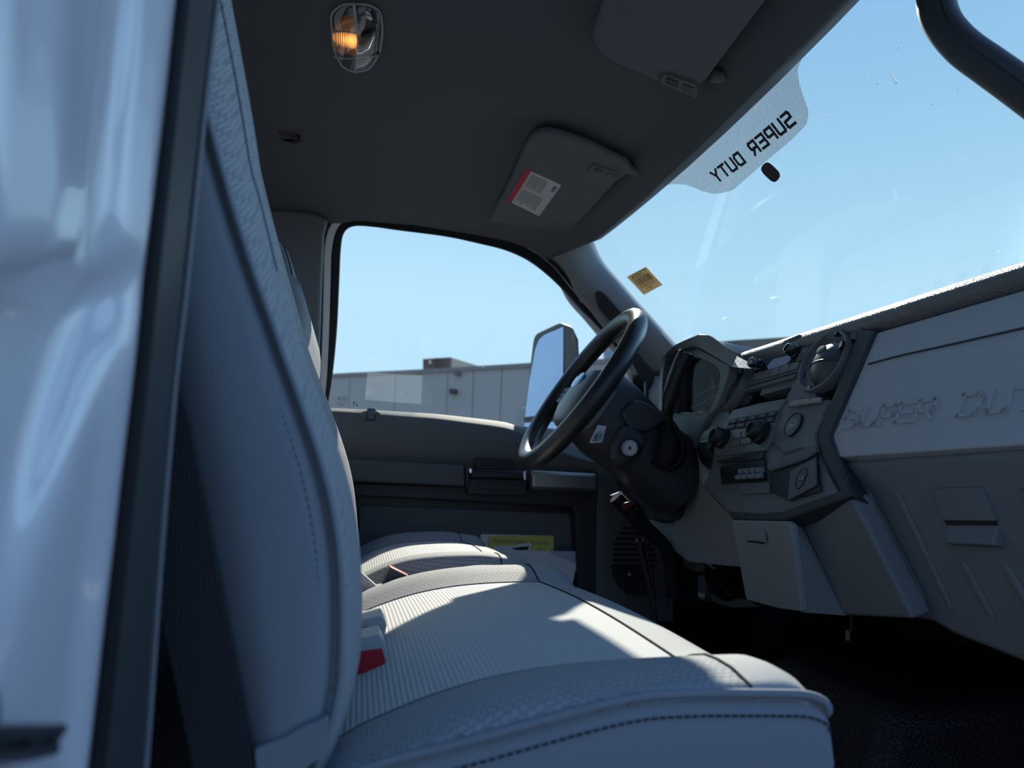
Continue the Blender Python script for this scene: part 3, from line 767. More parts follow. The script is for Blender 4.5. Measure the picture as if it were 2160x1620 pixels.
# glove box, upper bin door with raised lettering
yl = [(1836, 706), (1759, 905), (1757, 930), (1766, 964), (2160, 938), (2330, 927), (2330, 570), (2160, 612)]
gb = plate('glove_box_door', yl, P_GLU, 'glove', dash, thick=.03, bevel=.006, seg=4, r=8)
mb = MB(); mb.tube([P_GLU.hit(*p, .0005) for p in crv([(1832, 768), (1900, 750), (2000, 728), (2160, 692), (2330, 655)], 30)], .0016, 6)
mb.build('crease', 'dark', gb)
u, v = Vector((0, -1, 0)), P_GLU.uv()[1]
for word in ((('S', 1779, 1808, 899), ('U', 1815, 1847, 897), ('P', 1853, 1884, 895), ('E', 1889, 1926, 891), ('R', 1929, 1967, 887)), (('D', 2021, 2066, 874), ('U', 2080, 2126, 870), ('T', 2138, 2186, 864), ('Y', 2196, 2246, 858))):
    mb = MB()
    for ch, x0, x1, yb in word:
        a, b = P_GLU.hit(x0, yb), P_GLU.hit(x1, yb); w = a.y - b.y
        o = P_GLU.hit(x0 + 2, yb); o = o + v * ((.1075 - o.z) / v.z)
        strokes(mb, ch, o, u, v, w * .86, .027, .0052, P_GLU.n, .0022)
    mb.build('raised_lettering', 'glove', gb, smooth=False)
# lower glove box with ribs and latch
gl_ = plate('lower_glove_box', [(1772, 976), (1796, 1046), (1925, 1306), (1965, 1312), (2010, 1340), (2160, 1400), (2330, 1470), (2330, 938), (2160, 948)], P_GLL, 'dash_shaded', dash, thick=.03, bevel=.008, seg=3)
for a, b in (((1828, 1033), (1955, 1278)), ((1888, 1032), (2010, 1290)), ((2030, 1184), (2096, 1308)), ((2120, 1192), (2200, 1330)), ((2150, 1030), (2290, 1250))):
    d = Vector((b[0] - a[0], b[1] - a[1])).normalized(); s = Vector((d.y, -d.x)) * 12
    q = [Vector(a) - s, Vector(a) + s, Vector(b) + s * .7, Vector(b) - s * .7]
    mb = MB()
    path = [P_GLL.hit(*(Vector(a).lerp(Vector(b), t)), .001) for t in (0, .06, .3, .6, .9, 1)]
    mb.tube(path, [.002, .0045, .005, .005, .004, .0015], 10, flat=.45)
    mb.build('moulded_rib', 'dash_shaded', gl_)
plate('latch_paddle', [(1961, 1031), (2068, 1029), (2100, 1099), (1992, 1098)], P_GLL, 'dash_shaded', gl_, thick=.006, lift=.004, bevel=.001)
lp = [P_GLL.hit(*p, .002) for p in ((1993, 1100), (2101, 1101), (2114, 1150), (2012, 1146))]
mb = MB(); top_ = [p + Vector((-.001, 0, 0)) for p in lp[:2]]
mb.prism([lp[0] + Vector((.004, 0, 0)), lp[1] + Vector((.004, 0, 0)), lp[2] + Vector((-.012, 0, 0)), lp[3] + Vector((-.012, 0, 0))], Vector((.02, 0, -.004)))
mb.build('finger_scoop', 'dash_shaded', gl_, bevel=.002)
plate('scoop_shadow_gap', [(1992, 1097), (2100, 1098), (2103, 1108), (1996, 1108)], P_GLL, 'black', gl_, thick=.003, lift=.0015, bevel=0)
# black backing that shows in the gaps, and lower structure
MB().aabb(.83, 1.18, .25, 1.80, -.13, .235).build('backing', 'black', dash)
MB().aabb(.77, .80, .25, .90, -.15, .25).build('backing', 'black', dash)
# angled lower console: side panel and bin
P_ANG = Plane(Vector((.66, .93, -.03)), (-.88, -.46, -.12))
plate('console_side', [(1690, 1108), (1788, 1050), (1800, 1055), (1926, 1306), (1780, 1299)], PXZ((.640, .01), (.690, -.16)), 'dash_shaded', dash, thick=.03, bevel=.013, seg=4)
P_BIN = PXZ((.615, -.03), (.640, -.17))
P_SD = PXZ((.640, .01), (.690, -.16))
fl_ = [P_BIN.hit(1668, 1107, -.004), P_BIN.hit(1690, 1292, -.004), P_SD.hit(1786, 1299, -.002), P_SD.hit(1692, 1109, -.002)]
MB().prism(fl_, Vector((.02, .012, 0))).build('console_flank', 'dash_shaded', dash, bevel=.001)
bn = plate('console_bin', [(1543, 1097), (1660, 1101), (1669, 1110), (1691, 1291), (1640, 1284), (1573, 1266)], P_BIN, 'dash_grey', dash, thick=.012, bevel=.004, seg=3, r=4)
plate('bin_latch', [(1576, 1137), (1592, 1124), (1609, 1122), (1613, 1144), (1576, 1138)], P_BIN, 'dash_grey', bn, thick=.004, lift=.006, bevel=.001)
plate('latch_gap', [(1576, 1140), (1613, 1144), (1612, 1148), (1576, 1143)], P_BIN, 'black', bn, thick=.003, lift=.001, bevel=0)
# lower dash between the column and the bin
P_LD = PXZ((.69, .10), (.70, -.14))
plate('lower_panel', [(1444, 985), (1463, 935), (1490, 1000), (1500, 1045), (1548, 1096), (1566, 1196), (1520, 1192), (1452, 1184), (1405, 1148), (1364, 1086), (1362, 1080), (1368, 1094), (1385, 1101), (1418, 1104), (1433, 1090), (1440, 1060)], P_LD, 'dash_grey', dash, thick=.03, bevel=.006, seg=3)
plate('knee_panel', [(1258, 965), (1300, 930), (1440, 890), (1470, 950), (1452, 1000), (1437, 1086), (1420, 1100), (1374, 1096), (1362, 1080), (1340, 1052), (1292, 1015)], PXZ((.690, .13), (.686, -.12)), 'dark', dash, thick=.04, bevel=.012, seg=4, r=10)
plate('dash_end', [(1262, 990), (1290, 1000), (1350, 1065), (1375, 1110), (1340, 1110), (1300, 1060)], PXZ((.74, .10), (.74, -.14)), 'black', dash, thick=.02, bevel=.004)
# outer driver vent and dash end beyond the column
dv = plate('dash_corner', [(1338, 850), (1360, 818), (1398, 806), (1406, 870), (1372, 870)], PX(.80), 'dark', dash, thick=.05, bevel=.01, seg=3)
c_ = PX(.79).hit(1385, 840)
MB().lathe(c_, (-1, 0, 0), [(.05, 0), (.062, .006), (.058, .012), (.045, .012), (.0, .03)], 32).build('driver_vent', 'dash_grey', dash)
MB().box(c_ + Vector((-.03, 0, 0)), (.004, 0, 0), (0, .006, .045), (0, .006, -.001)).build('vent_vane', 'black', dash)

# gauge cluster ---------------------------------------------------------------
HX = .655
O1 = [PX(HX + d).hit(*p) for p, d in (((1389, 866), .02), ((1391, 800), .012), ((1395, 758), .004), ((1408, 742), 0), ((1423, 728), 0), ((1448, 716), 0), ((1473, 706), 0), ((1496, 707), 0), ((1525, 727), .01), ((1556, 748), .012))]
I1 = [PX(HX + .010).hit(*p) for p in ((1396, 866), (1397, 800), (1401, 768), (1412, 751), (1427, 741), (1447, 734), (1464, 730), (1480, 736), (1513, 755), (1544, 774))]
O1 = lin(O1, 44); I1 = lin(I1, 44)
rows = []
def hood(p, t):
    c = Vector((0, 1.38, .27)); k = min(1, t / .09)
    wr_ = max(0, min(1, (1.37 - p.y) / .18)) if p.z > .20 else 0
    y = c.y + (p.y - c.y) * (1 - .1 * t); z = c.z + (p.z - c.z) * (1 - .42 * t / .3) if p.z > c.z else p.z - .02 * t
    y += (1.375 - y) * wr_ * k; z += (.285 - z) * wr_ ** 2 * k
    return Vector((p.x + t, y, z))
rows.append([p + Vector((.06, 0, 0)) for p in I1])
rows.append(I1)
rows.append(O1)
rows += [[hood(p, t) + Vector((0, 0, .003)) for p in O1] for t in (.008, .06, .15, .24, .30)]
ch = MB().grid(rows).build('cluster_hood', 'dash_top', dash, ang=35)
P_BZ = PX(.690)
bz_o = [(1397, 760), (1410, 745), (1463, 730), (1500, 750), (1541, 774), (1533, 800), (1512, 858), (1478, 900), (1470, 905), (1440, 890), (1418, 882), (1393, 862)]
bz_i = [(1403, 781), (1418, 768), (1463, 752), (1490, 760), (1514, 774), (1519, 790), (1515, 822), (1497, 866), (1480, 876), (1464, 872), (1425, 872), (1400, 855)]
ring('cluster_bezel', bz_o, bz_i, P_BZ, 'trim_grey', dash, thick=.02, bevel=.003)
plate('cluster_floor', [(1418, 880), (1466, 871), (1472, 876), (1494, 868), (1488, 886), (1476, 905), (1452, 985), (1440, 920)], PX(.686), 'dash_grey', dash, thick=.03, bevel=.005, r=6)
gf = plate('gauge_panel', [(1398, 770), (1463, 740), (1525, 775), (1520, 830), (1490, 885), (1440, 885), (1396, 865)], PX(.775), 'black', dash, thick=.01)
for (a, b), r_ in (((1430, 815), .055), ((1486, 818), .055)):
    mb = MB(); c = PX(.770).hit(a, b); mb.lathe(c, (-1, 0, 0), [(r_, 0), (r_ + .004, .008), (r_ - .003, .010), (r_ - .004, 0)], 40, caps=False); mb.build('gauge_ring', 'steel', gf)
    mb = MB(); mb.box(c + Vector((-.004, .012, .012)), (.001, 0, 0), (0, .018, .018), (0, .0012, -.0012)); mb.build('needle', 'red', gf)
for k in range(4):  # bands of light reflected in the lens, modelled as pale arcs
    pts = crv([(1452 + 3 * k, 842 + 9 * k), (1478 + 2 * k, 832 + 9.5 * k), (1500 - k * 2, 820 + 10.5 * k), (1519 - 4 * k, 813 + 10.5 * k)], 20)
    mb = MB(); mb.tube([PX(.745 - .006 * k).hit(*p) for p in pts], .0048, 8, flat=.6); mb.build('reflection_arc', 'beige' if k % 2 == 0 else 'trim_mid', gf)
plate('cluster_lens', bz_i, PX(.702), 'gauge_lens', gf, thick=.0015, bevel=0)

# ================================================================== CENTRE STACK
stack = thing('center_stack', 'dark center control panel in the middle of the dashboard with round vents and knobs', 'control panel', (.69, 1.1, .1))
fas = plate('fascia', [(1540, 773), (1598, 754), (1660, 736), (1816, 691), (1726, 918), (1735, 965), (1782, 1052), (1655, 1092), (1543, 1092), (1507, 1052), (1485, 1029), (1465, 945), (1490, 905), (1516, 864)], P_STACK, 'stackp', stack, thick=.03, bevel=.005, seg=3)
plate('side_trim', [(1814, 692), (1845, 697), (1752, 918), (1768, 965), (1797, 1045), (1776, 1046), (1733, 962), (1723, 918)], P_STACK, 'dark', stack, thick=.03, lift=.006, bevel=.003)
plate('bottom_trim', [(1796, 1044), (1655, 1096), (1600, 1098), (1543, 1094), (1536, 1078), (1600, 1082), (1652, 1078), (1776, 1032)], P_STACK, 'dark', stack, thick=.03, lift=.006, bevel=.003)
lbd = plate('left_border', [(1541, 775), (1594, 758), (1569, 818), (1541, 870), (1521, 915), (1500, 935), (1492, 1000), (1480, 1020), (1468, 946), (1492, 905), (1518, 864)], P_STACK, 'trim_grey', stack, thick=.008, lift=.003, bevel=.003)
rbd = plate('right_border', [(1731, 720), (1809, 696), (1720, 918), (1729, 958), (1690, 945), (1652, 958), (1625, 930), (1643, 866), (1680, 795)], P_STACK, 'stackp', stack, thick=.008, lift=.003, bevel=.003)
plate('lower_border', [(1500, 1020), (1511, 1052), (1548, 1086), (1650, 1086), (1770, 1040), (1740, 985), (1720, 962), (1616, 985), (1612, 1030), (1520, 1035)], P_STACK, 'stackp', stack, thick=.008, lift=.002, bevel=.002)
sp_ = plate('side_pocket', [(1473, 930), (1485, 910), (1503, 901), (1508, 915), (1500, 940), (1494, 990), (1478, 975), (1469, 950)], P_STACK, 'black', stack, thick=.004, lift=.007, r=4)
mb = MB(); mb.tube([P_STACK.hit(*p, .010) for p in crv([(1473, 934), (1490, 931), (1506, 927), (1504, 945), (1496, 965), (1478, 960), (1472, 945)], 30)], .0014, 6); mb.build('pocket_rim', 'gloss_black', sp_)
# real openings: the pocket under the radio and the two vents
POCK = [(1569, 828), (1676, 797), (1658, 837), (1610, 847), (1548, 862)]
cut(fas, [P_STACK.hit(*p, .02) for p in POCK], -P_STACK.n * .08)
pk_f = [P_STACK.hit(*p, -.001) for p in POCK]; pk_b = [p - P_STACK.n * .075 for p in pk_f]
MB().grid([pk_f, pk_b], cu=True).add(pk_b, [tuple(range(5))]).build('open_pocket', 'dark', stack, smooth=False)
for (vx, vy), yw in (((1738, 763), 0), ((1547, 816), -10)):
    c = P_STACK.hit(vx, vy, .03); u_, v_ = P_STACK.uv()
    n_v = Matrix.Rotation(math.radians(yw), 3, 'Z') @ P_STACK.n; u_ = Vector((0, 1, 0)); u_ = (u_ - u_.dot(n_v) * n_v).normalized(); v_ = n_v.cross(u_)
    pts = [c + (u_ * math.cos(a) + v_ * math.sin(a)) * .0535 for a in [2 * math.pi * i / 40 for i in range(40)]]
    for ob in (fas, lbd, rbd): cut(ob, pts, -P_STACK.n * .09)
# round air vents
def vent(cx, cy, R, label, yaw, tilt):
    c = P_STACK.hit(cx, cy, .004); n = P_STACK.n
    n = Matrix.Rotation(math.radians(yaw), 3, 'Z') @ n
    t = thing('air_vent', label, 'air vent', c, 'round air vents of the center panel')
    MB().lathe(c, n, [(R * .98, -.012), (R, 0), (R * .98, .006), (R * .9, .006), (R * .86, -.004), (R * .84, -.03)], 56, caps=False).build('bezel', 'stackp', t)
    MB().lathe(c - n * .03, n, [(R * .84, .002), (R * .80, -.045), (0, -.046)], 40, caps=False).build('duct', 'black', t)
    # swivelling ball cap, turned away from the camera
    nb_ = Matrix.Rotation(math.radians(tilt), 3, 'Z') @ n
    rc = R * .76
    off = Vector((0, -1, 0)) * R * .10 - P_STACK.uv()[1] * R * .04
    cb_ = c - n * .012 + off
    ball = [(rc * math.cos(a), rc * .62 * math.sin(a)) for a in [i * math.pi / 2 / 10 for i in range(11)]]
    bl_ = MB().lathe(cb_, nb_, ball, 48).build('louvre_ball', 'ball', t)
    mb = MB(); w = Vector((0, 1, 0)) - nb_ * nb_.y; w.normalize(); z_ = nb_.cross(w)
    ar = [cb_ + nb_ * (rc * .62 * math.sin(a) + .0004) + w * rc * math.cos(a) + z_ * 0.12 * rc for a in [math.pi * i / 30 for i in range(2, 29)]]
    mb.tube(ar, .0011, 6); mb.build('vane_gap', 'black', bl_)
    mb = MB(); cc = cb_ + nb_ * rc * .56 - z_ * rc * .4; mb.lathe(cc, nb_, [(.007, 0), (.006, .003), (.0, .004)], 20, sx=2.0); mb.build('thumb_tab', 'ball', bl_)
    for q in (20, 75, 200, 255):
        a = math.radians(q); d = (w * math.cos(a) + z_ * math.sin(a)); e = nb_.cross(d)
        MB().box(c + d * R * .87 + n * .002, d * .004, e * .006, n * .003).build('retaining_notch', 'black', t)
vent(1738, 763, .0565, 'round air vent right of the radio, nearest the glove box', 0, -8)
vent(1547, 816, .0565, 'round air vent left of the radio, beside the gauge cluster', -10, -4)
# radio
radio = thing('radio', 'slim radio with two knobs and a small display atop the center panel', 'radio', P_STACK.hit(1640, 770))
RQ = [(1599, 758), (1711, 727), (1681, 783), (1571, 815)]
plate('faceplate', RQ, P_STACK, 'stackp', radio, thick=.012, lift=.006, bevel=.002)
plate('surround', cell(RQ, .03, .97, .04, .62), P_STACK, 'gloss_black', radio, thick=.004, lift=.0075, bevel=.001)
plate('display', [(1617, 773), (1631, 757), (1669, 748), (1672, 752), (1657, 768), (1620, 779)], P_STACK, 'screen', radio, thick=.003, lift=.009, bevel=.0005)
for i in range(5):
    plate('preset_button', cell([(1589, 787), (1688, 760), (1680, 779), (1580, 807)], i / 5 + .01, (i + 1) / 5 - .01, .05, .95), P_STACK, 'stackp', radio, thick=.004, lift=.009, bevel=.001)
plate('seek_button', cell(RQ, .84, .97, .08, .55), P_STACK, 'stackp', radio, thick=.004, lift=.009, bevel=.001)
for p in ((1602, 773), (1680, 745)):
    c = P_STACK.hit(*p, .006); kn = MB().lathe(c, P_STACK.n, [(.0135, 0), (.0125, .006), (.0105, .007), (.010, .019), (.0085, .021), (0, .021)], 28).build('knob', 'gloss_black', radio)
    MB().lathe(c, P_STACK.n, [(.0088, .0205), (.0096, .0215), (.0075, .0218)], 28, caps=False).build('knob_rim', 'chrome', kn)
# open pocket under the radio
ps = plate('pocket_lip', [(1570, 818), (1682, 787), (1675, 796), (1567, 827)], P_STACK, 'trim_mid', stack, thick=.01, lift=.006, bevel=.001)
# climate controls
clim = thing('climate_control', 'black climate control panel with buttons and two round knobs below the open pocket', 'climate control', P_STACK.hit(1590, 900))
plate('faceplate', [(1545, 864), (1600, 850), (1658, 840), (1643, 866), (1624, 930), (1612, 950), (1510, 962), (1502, 940)], P_STACK, 'stackp', clim, thick=.008, lift=.006, bevel=.002)
BQ = [(1537, 884), (1641, 864), (1631, 890), (1528, 908)]
for i in range(5):
    for j in range(2):
        bt = plate('button', cell(BQ, i / 5 + .012, (i + 1) / 5 - .012, j / 2 + .03, (j + 1) / 2 - .04), P_STACK, 'dark', clim, thick=.004, lift=.009, bevel=.0012)
        mb = MB(); c = P_STACK.hit(*quadpx(BQ, (i + .5) / 5, (j + .5) / 2), .0093); mb.box(c, (0, .0022, 0), P_STACK.uv()[1] * .0009, P_STACK.n * .0003); mb.build('button_marking', 'label', bt)
B2 = [(1540, 913), (1588, 904), (1584, 935), (1534, 945)]
for i in range(2):
    for j in range(2):
        plate('button', cell(B2, i / 2 + .02, (i + 1) / 2 - .02, j / 2 + .03, (j + 1) / 2 - .04), P_STACK, 'stackp', clim, thick=.004, lift=.009, bevel=.0012)
for p, r_ in (((1526, 927), .0205), ((1608, 915), .0205)):
    c = P_STACK.hit(*p, .007); kn = MB().lathe(c, P_STACK.n, [(r_, 0), (r_ * .97, .009), (r_ * .85, .011), (r_ * .8, .022), (r_ * .7, .025), (r_ * .45, .0255), (r_ * .42, .022), (0, .022)], 36).build('knob', 'black', clim)
    MB().lathe(c, P_STACK.n, [(r_ * .44, .0255), (r_ * .5, .0262), (r_ * .55, .0255)], 32, caps=False).build('knob_ring', 'dark', kn)
# three-button strip and the round indicator
sb = thing('button_strip', 'strip of three blank grey buttons below the right vent', 'button strip', P_STACK.hit(1694, 850))
SQ = [(1664, 845), (1729, 838), (1725, 852), (1660, 861)]
SQ = [(1668, 845), (1730, 836), (1727, 850), (1660, 860)]
plate('strip_base', SQ, P_STACK, 'dark', sb, thick=.008, lift=.004, bevel=.002)
for i in range(3): plate('button', cell(SQ, i / 3 + .008, (i + 1) / 3 - .008, .04, .80), P_STACK, 'button', sb, thick=.006, lift=.010, bevel=.0015)
ind = thing('airbag_indicator', 'round dark indicator with small white icons on the center panel', 'indicator', P_STACK.hit(1675, 897))
c = P_STACK.hit(1675, 897, .0035)
MB().lathe(c, P_STACK.n, [(.0195, 0), (.0195, .0025), (.018, .003), (0, .003)], 36).build('dial', 'stackp', ind)
MB().lathe(c, P_STACK.n, [(.0205, 0), (.0208, .0035), (.0195, .0036), (.019, .001)], 40, caps=False).build('ring', 'black', ind)
mb = MB(); vS = P_STACK.uv()[1]; uS = Vector((0, -1, 0)); c2 = c + P_STACK.n * .0032
text_mesh(mb, 'OFF', c2 + vS * .007, uS, vS, .0055, P_STACK.n)
for a, b, w, h in ((-.006, -.003, .0008, .005), (-.002, -.001, .003, .001), (.002, -.004, .0008, .003), (.009, 0, .0006, .005)):
    mb.box(c2 + uS * a + vS * b + P_STACK.n * .0003, uS * w, vS * h, P_STACK.n * .0002)
mb.build('icon', 'label', ind)
# lower tray, toggle switches, power socket
plate('tray_opening', [(1510, 972), (1611, 953), (1608, 967), (1520, 978)], P_STACK, 'black', stack, thick=.002, lift=.0055, bevel=0)
sw = thing('switch_bank', 'bank of four ridged toggle switches low on the center panel', 'switch bank', P_STACK.hit(1580, 1000))
plate('switch_base', [(1518, 983), (1612, 968), (1616, 1012), (1522, 1020)], P_STACK, 'black', sw, thick=.004, lift=.005, bevel=.001)
TQ = [(1561, 990), (1610, 987), (1612, 1009), (1553, 1012)]
for i in range(4):
    q = cell(TQ, i / 4 + .02, (i + 1) / 4 - .03, 0, 1)
    t_ = plate('toggle', q, P_STACK, 'black', sw, thick=.006, lift=.010, bevel=.001)
    a, b = P_STACK.hit(*quadpx(q, .1, .22), .012), P_STACK.hit(*quadpx(q, .9, .22), .012)
    mb = MB(); mb.tube([a, b], .0052, 10); mb.build('toggle_cap', 'trim_grey', t_)
    a, b = P_STACK.hit(*quadpx(q, -.12, .78), .016), P_STACK.hit(*quadpx(q, .68, .70), .016)
    mb = MB(); mb.tube([a, b], .0042, 10); mb.build('toggle_tip', 'trim_grey', t_)
plate('card_slot', [(1526, 985), (1556, 984), (1555, 1016), (1524, 1018)], P_STACK, 'black', sw, thick=.003, lift=.0062, bevel=.001)
plate('label_strip', [(1560, 1020), (1622, 1017), (1623, 1039), (1560, 1042)], P_STACK, 'trim_mid', sw, thick=.003, lift=.006, bevel=.001)
so = thing('power_socket', 'power socket with round cover in the lower right recess of the center panel', 'power socket', P_STACK.hit(1690, 1010))
plate('recess_rim', [(1617, 979), (1640, 968), (1706, 940), (1717, 945), (1722, 950), (1700, 966), (1626, 992), (1616, 988)], P_STACK, 'trim_mid', so, thick=.006, lift=.011, bevel=.002)
plate('recess_wall', [(1622, 993), (1700, 968), (1722, 955), (1730, 1035), (1662, 1056), (1630, 1040)], P_STACK, 'black', so, thick=.002, lift=.0062, bevel=0)
plate('socket_plate', [(1668, 992), (1719, 965), (1720, 1020), (1714, 1026), (1661, 1054), (1666, 1000)], P_STACK, 'trim_mid', so, thick=.004, lift=.010, bevel=.001)
c = P_STACK.hit(1691, 1009, .0105)
MB().lathe(c, P_STACK.n, [(.0175, 0), (.0175, .0012), (.0165, .0014)], 32, caps=False, u=(0, 1, 0), sx=.62).build('socket_ring', 'black', so)
mb = MB(); mb.box(c, (0, .0035, 0), vS * .0035, P_STACK.n * .001); mb.build('socket_slot', 'black', so)
mb = MB()
for k in (-.004, .001, .004): mb.box(c + uS * k + P_STACK.n * .001, (0, .0006, 0), vS * .003, P_STACK.n * .0003)
mb.build('socket_icon', 'label', so)

# ================================================================== STEERING
th = math.radians(32.4)
WC = Vector((.456, 1.45, .216)); WU = Vector((math.sin(th), 0, math.cos(th))); WN = Vector((-math.cos(th), 0, math.sin(th))); WR = .190
wheel = thing('steering_wheel', 'black leather steering wheel with an oval emblem on its hub', 'steering wheel', WC)
def wp(u, w, d=0): return WC + Vector((0, -1, 0)) * u + WU * w + WN * d     # u to the passenger, w upwards, d to the driver
mb = MB(); mb.tube([wp(WR * math.cos(a), WR * math.sin(a)) for a in [2 * math.pi * i / 72 for i in range(72)]], .0202, 18, closed=True)
mb.build('rim', 'leather', wheel, ang=80)
# hub cover: domed cushion
rows = []
for s, d in ((1.0, -.03), (1.0, -.002), (.97, .014), (.85, .024), (.6, .031), (.3, .035), (.02, .036)):
    r_ = []
    for i in range(40):
        a = 2 * math.pi * i / 40; c, sn = math.cos(a), math.sin(a)
        r_.append(wp(.088 * s * math.copysign(abs(c) ** .75, c), (-.020 + .074 * s * math.copysign(abs(sn) ** .7, sn)), d - .02))
    rows.append(r_)
hub = MB().grid(rows, cu=True, caps=True).build('airbag_cover', 'stackp', wheel, ang=70)
ec = wp(0, .012, .0125); 
MB().lathe(ec, WN, [(.019, 0), (.019, .003), (.017, .0045), (0, .005)], 36, u=(0, 1, 0), sx=1.75).build('emblem', 'emblem', hub)
mb = MB(); text_mesh(mb, 'Ford', ec + WN * .0055, Vector((0, -1, 0)), WU, .022, WN, shear=.3); mb.build('emblem_script', 'chrome', hub)
# spokes
for sgn in (-1, 1):
    pts = [wp(sgn * x, w, d) for x, w, d in ((.085, .03, -.025), (.185, .022, 0), (.185, -.022, 0), (.085, -.045, -.025))]
    sk = MB().prism(pts, WN * -.014).build('spoke', 'leather', wheel, bevel=.004)
    pb = [wp(sgn * x, w, d) for x, w, d in ((.102, .026, -.006), (.150, .022, .002), (.150, -.018, .002), (.102, -.028, -.006))]
    pn = MB().prism(pb, WN * -.012).build('switch_pad', 'stackp', sk, bevel=.003)
    for j in range(3):
        q = [pb[0].lerp(pb[3], j / 3 + .04).lerp(pb[1].lerp(pb[2], j / 3 + .04), .12), pb[1].lerp(pb[2], j / 3 + .04).lerp(pb[0].lerp(pb[3], j / 3 + .04), .12), pb[1].lerp(pb[2], (j + 1) / 3 - .04).lerp(pb[0].lerp(pb[3], (j + 1) / 3 - .04), .12), pb[0].lerp(pb[3], (j + 1) / 3 - .04).lerp(pb[1].lerp(pb[2], (j + 1) / 3 - .04), .12)]
        o_ = MB().prism([p + WN * .003 for p in q], WN * -.004).build('switch_button', 'trim_mid', sk, bevel=.001)
sk = MB().prism([wp(-.045, -.085, -.03), wp(.045, -.085, -.03), wp(.03, -.182, 0), wp(-.03, -.182, 0)], WN * -.012).build('spoke', 'silver', wheel, bevel=.004, label='silver lower spoke')

# column shroud: from behind the wheel to the dash
colm = thing('steering_column', 'dark steering column shroud with ignition lock and column shift lever', 'steering column', WC + Vector((.15, -.02, -.1)))
CD = -WN
rows = []
for t, ru, rw_, dw in ((.035, .060, .060, -.01), (.045, .085, .085, -.012), (.09, .090, .088, -.018), (.15, .088, .082, -.022), (.21, .088, .080, -.028), (.30, .085, .082, -.03)):
    rows.append([wp(ru * math.copysign(abs(math.cos(a)) ** .7, math.cos(a)), dw + rw_ * math.copysign(abs(math.sin(a)) ** .7, math.sin(a)), -t) for a in [2 * math.pi * i / 36 for i in range(36)]])
MB().grid(rows, cu=True, caps=True).build('shroud', 'dark', colm, ang=50)
PCOL = PY(1.352)
plate('upper_cover', [(1312, 868), (1338, 842), (1362, 848), (1402, 874), (1408, 884), (1366, 912), (1330, 905)], PY(1.345), 'dark', colm, thick=.03, bevel=.006, seg=3, r=6)
lk = plate('lock_housing', [(1292, 935), (1312, 895), (1345, 902), (1368, 925), (1352, 968), (1312, 985), (1290, 965)], PY(1.345), 'dark', colm, thick=.04, bevel=.008, seg=3, r=10)
PL = Plane(PY(1.335).hit(1329, 945), (-.55, -.83, -.05))
c = PL.hit(1329, 945, .006)
MB().lathe(c, PL.n, [(.0165, -.02), (.0165, .002), (.0155, .004), (.0135, .004), (.0125, .002), (0, .002)], 36).build('ignition_lock', 'steel', lk)
MB().lathe(c, PL.n, [(.0185, -.02), (.0185, .0), (.0168, .001)], 36, caps=False).build('lock_collar', 'black', lk)
MB().box(c + PL.n * .0022, Vector((.0022, -.0015, 0)), PL.n * .0005, (0, 0, .0035)).build('key_slot', 'black', lk)
ql = [(1261, 896), (1279, 899), (1270, 933), (1243, 935)]
PLb = Plane(PY(1.38).hit(1262, 915), (-.35, -.93, 0))
PLb = PY(1.352)
lbl = plate('tag_label', ql, PLb, 'label', colm, thick=.001, lift=.006, bevel=0, r=2, label='small white printed label')
mb = MB()
for i in range(5): mb.prism([PLb.hit(*p, .0066) for p in cell(ql, .18 + .15 * i, .24 + .15 * i, .5 - .3 * random.random(), .92)], (0, -.0003, 0))
mb.prism([PLb.hit(*p, .0066) for p in cell(ql, .3, .42, .55, .9)], (0, -.0004, 0))
mb.build('print', 'ink', lbl, smooth=False)
# shift lever and its boot opening
PB = Plane(PY(1.335).hit(1412, 930), (-.8, -.6, .1))
bo = [(1396, 878), (1408, 880), (1418, 890), (1440, 930), (1442, 955), (1428, 985), (1404, 994), (1376, 985), (1358, 965), (1358, 945), (1378, 905)]
bi = [(1398, 888), (1406, 890), (1414, 898), (1432, 932), (1434, 952), (1422, 976), (1402, 984), (1380, 976), (1366, 960), (1366, 946), (1384, 908)]
ring('shift_gate', rnd(bo, 8), rnd(bi, 8), PB, 'rubber', colm, thick=.02, bevel=.003)
plate('gate_well', bi, PB, 'black', colm, thick=.03, lift=-.004, bevel=0, r=6)
bt = [PB.hit(*p, .012) for p in ((1404, 900), (1412, 930), (1408, 955), (1398, 975))]
mb = MB(); mb.tube(bt, [.010, .016, .020, .018], 14, flat=1.0); mb.build('shift_boot', 'rubber', colm)
pts = [(1412, 905), (1411, 880), (1409, 862), (1413, 840), (1424, 800), (1436, 768), (1447, 746)]
ds = [.02, .035, .05, .06, .065, .07, .07]
mb = MB(); mb.tube([PB.hit(*p, d) for p, d in zip(pts, ds)], [.008, .008, .012, .0145, .015, .0150, .0155], 16)
lv = mb.build('shift_lever', 'black', colm, ang=60)
a = PB.hit(1447, 746, .07); b = PB.hit(1436, 768, .07)
MB().lathe(a, a - b, [(.0155, -.001), (.0162, .001), (.014, .0035), (0, .0038)], 24).build('lever_cap', 'gloss_black', lv)
mb = MB(); mb.tube([PB.hit(p[0] - 12, p[1], d) for p, d in zip(pts[2:], ds[2:])], .0012, 6); mb.build('lever_seam', 'dark', lv)

# ================================================================== SEATS
def interp(tab, x):
    if x <= tab[0][0]:
        a, b = tab[0], tab[1]
    elif x >= tab[-1][0]:
        a, b = tab[-2], tab[-1]
    else:
        for a, b in zip(tab, tab[1:]):
            if a[0] <= x <= b[0]: break
    return a[1] + (b[1] - a[1]) * (x - a[0]) / (b[0] - a[0])

def smooth_tab(tab, n=40):
    return [tuple(p) for p in crv(tab, n)]

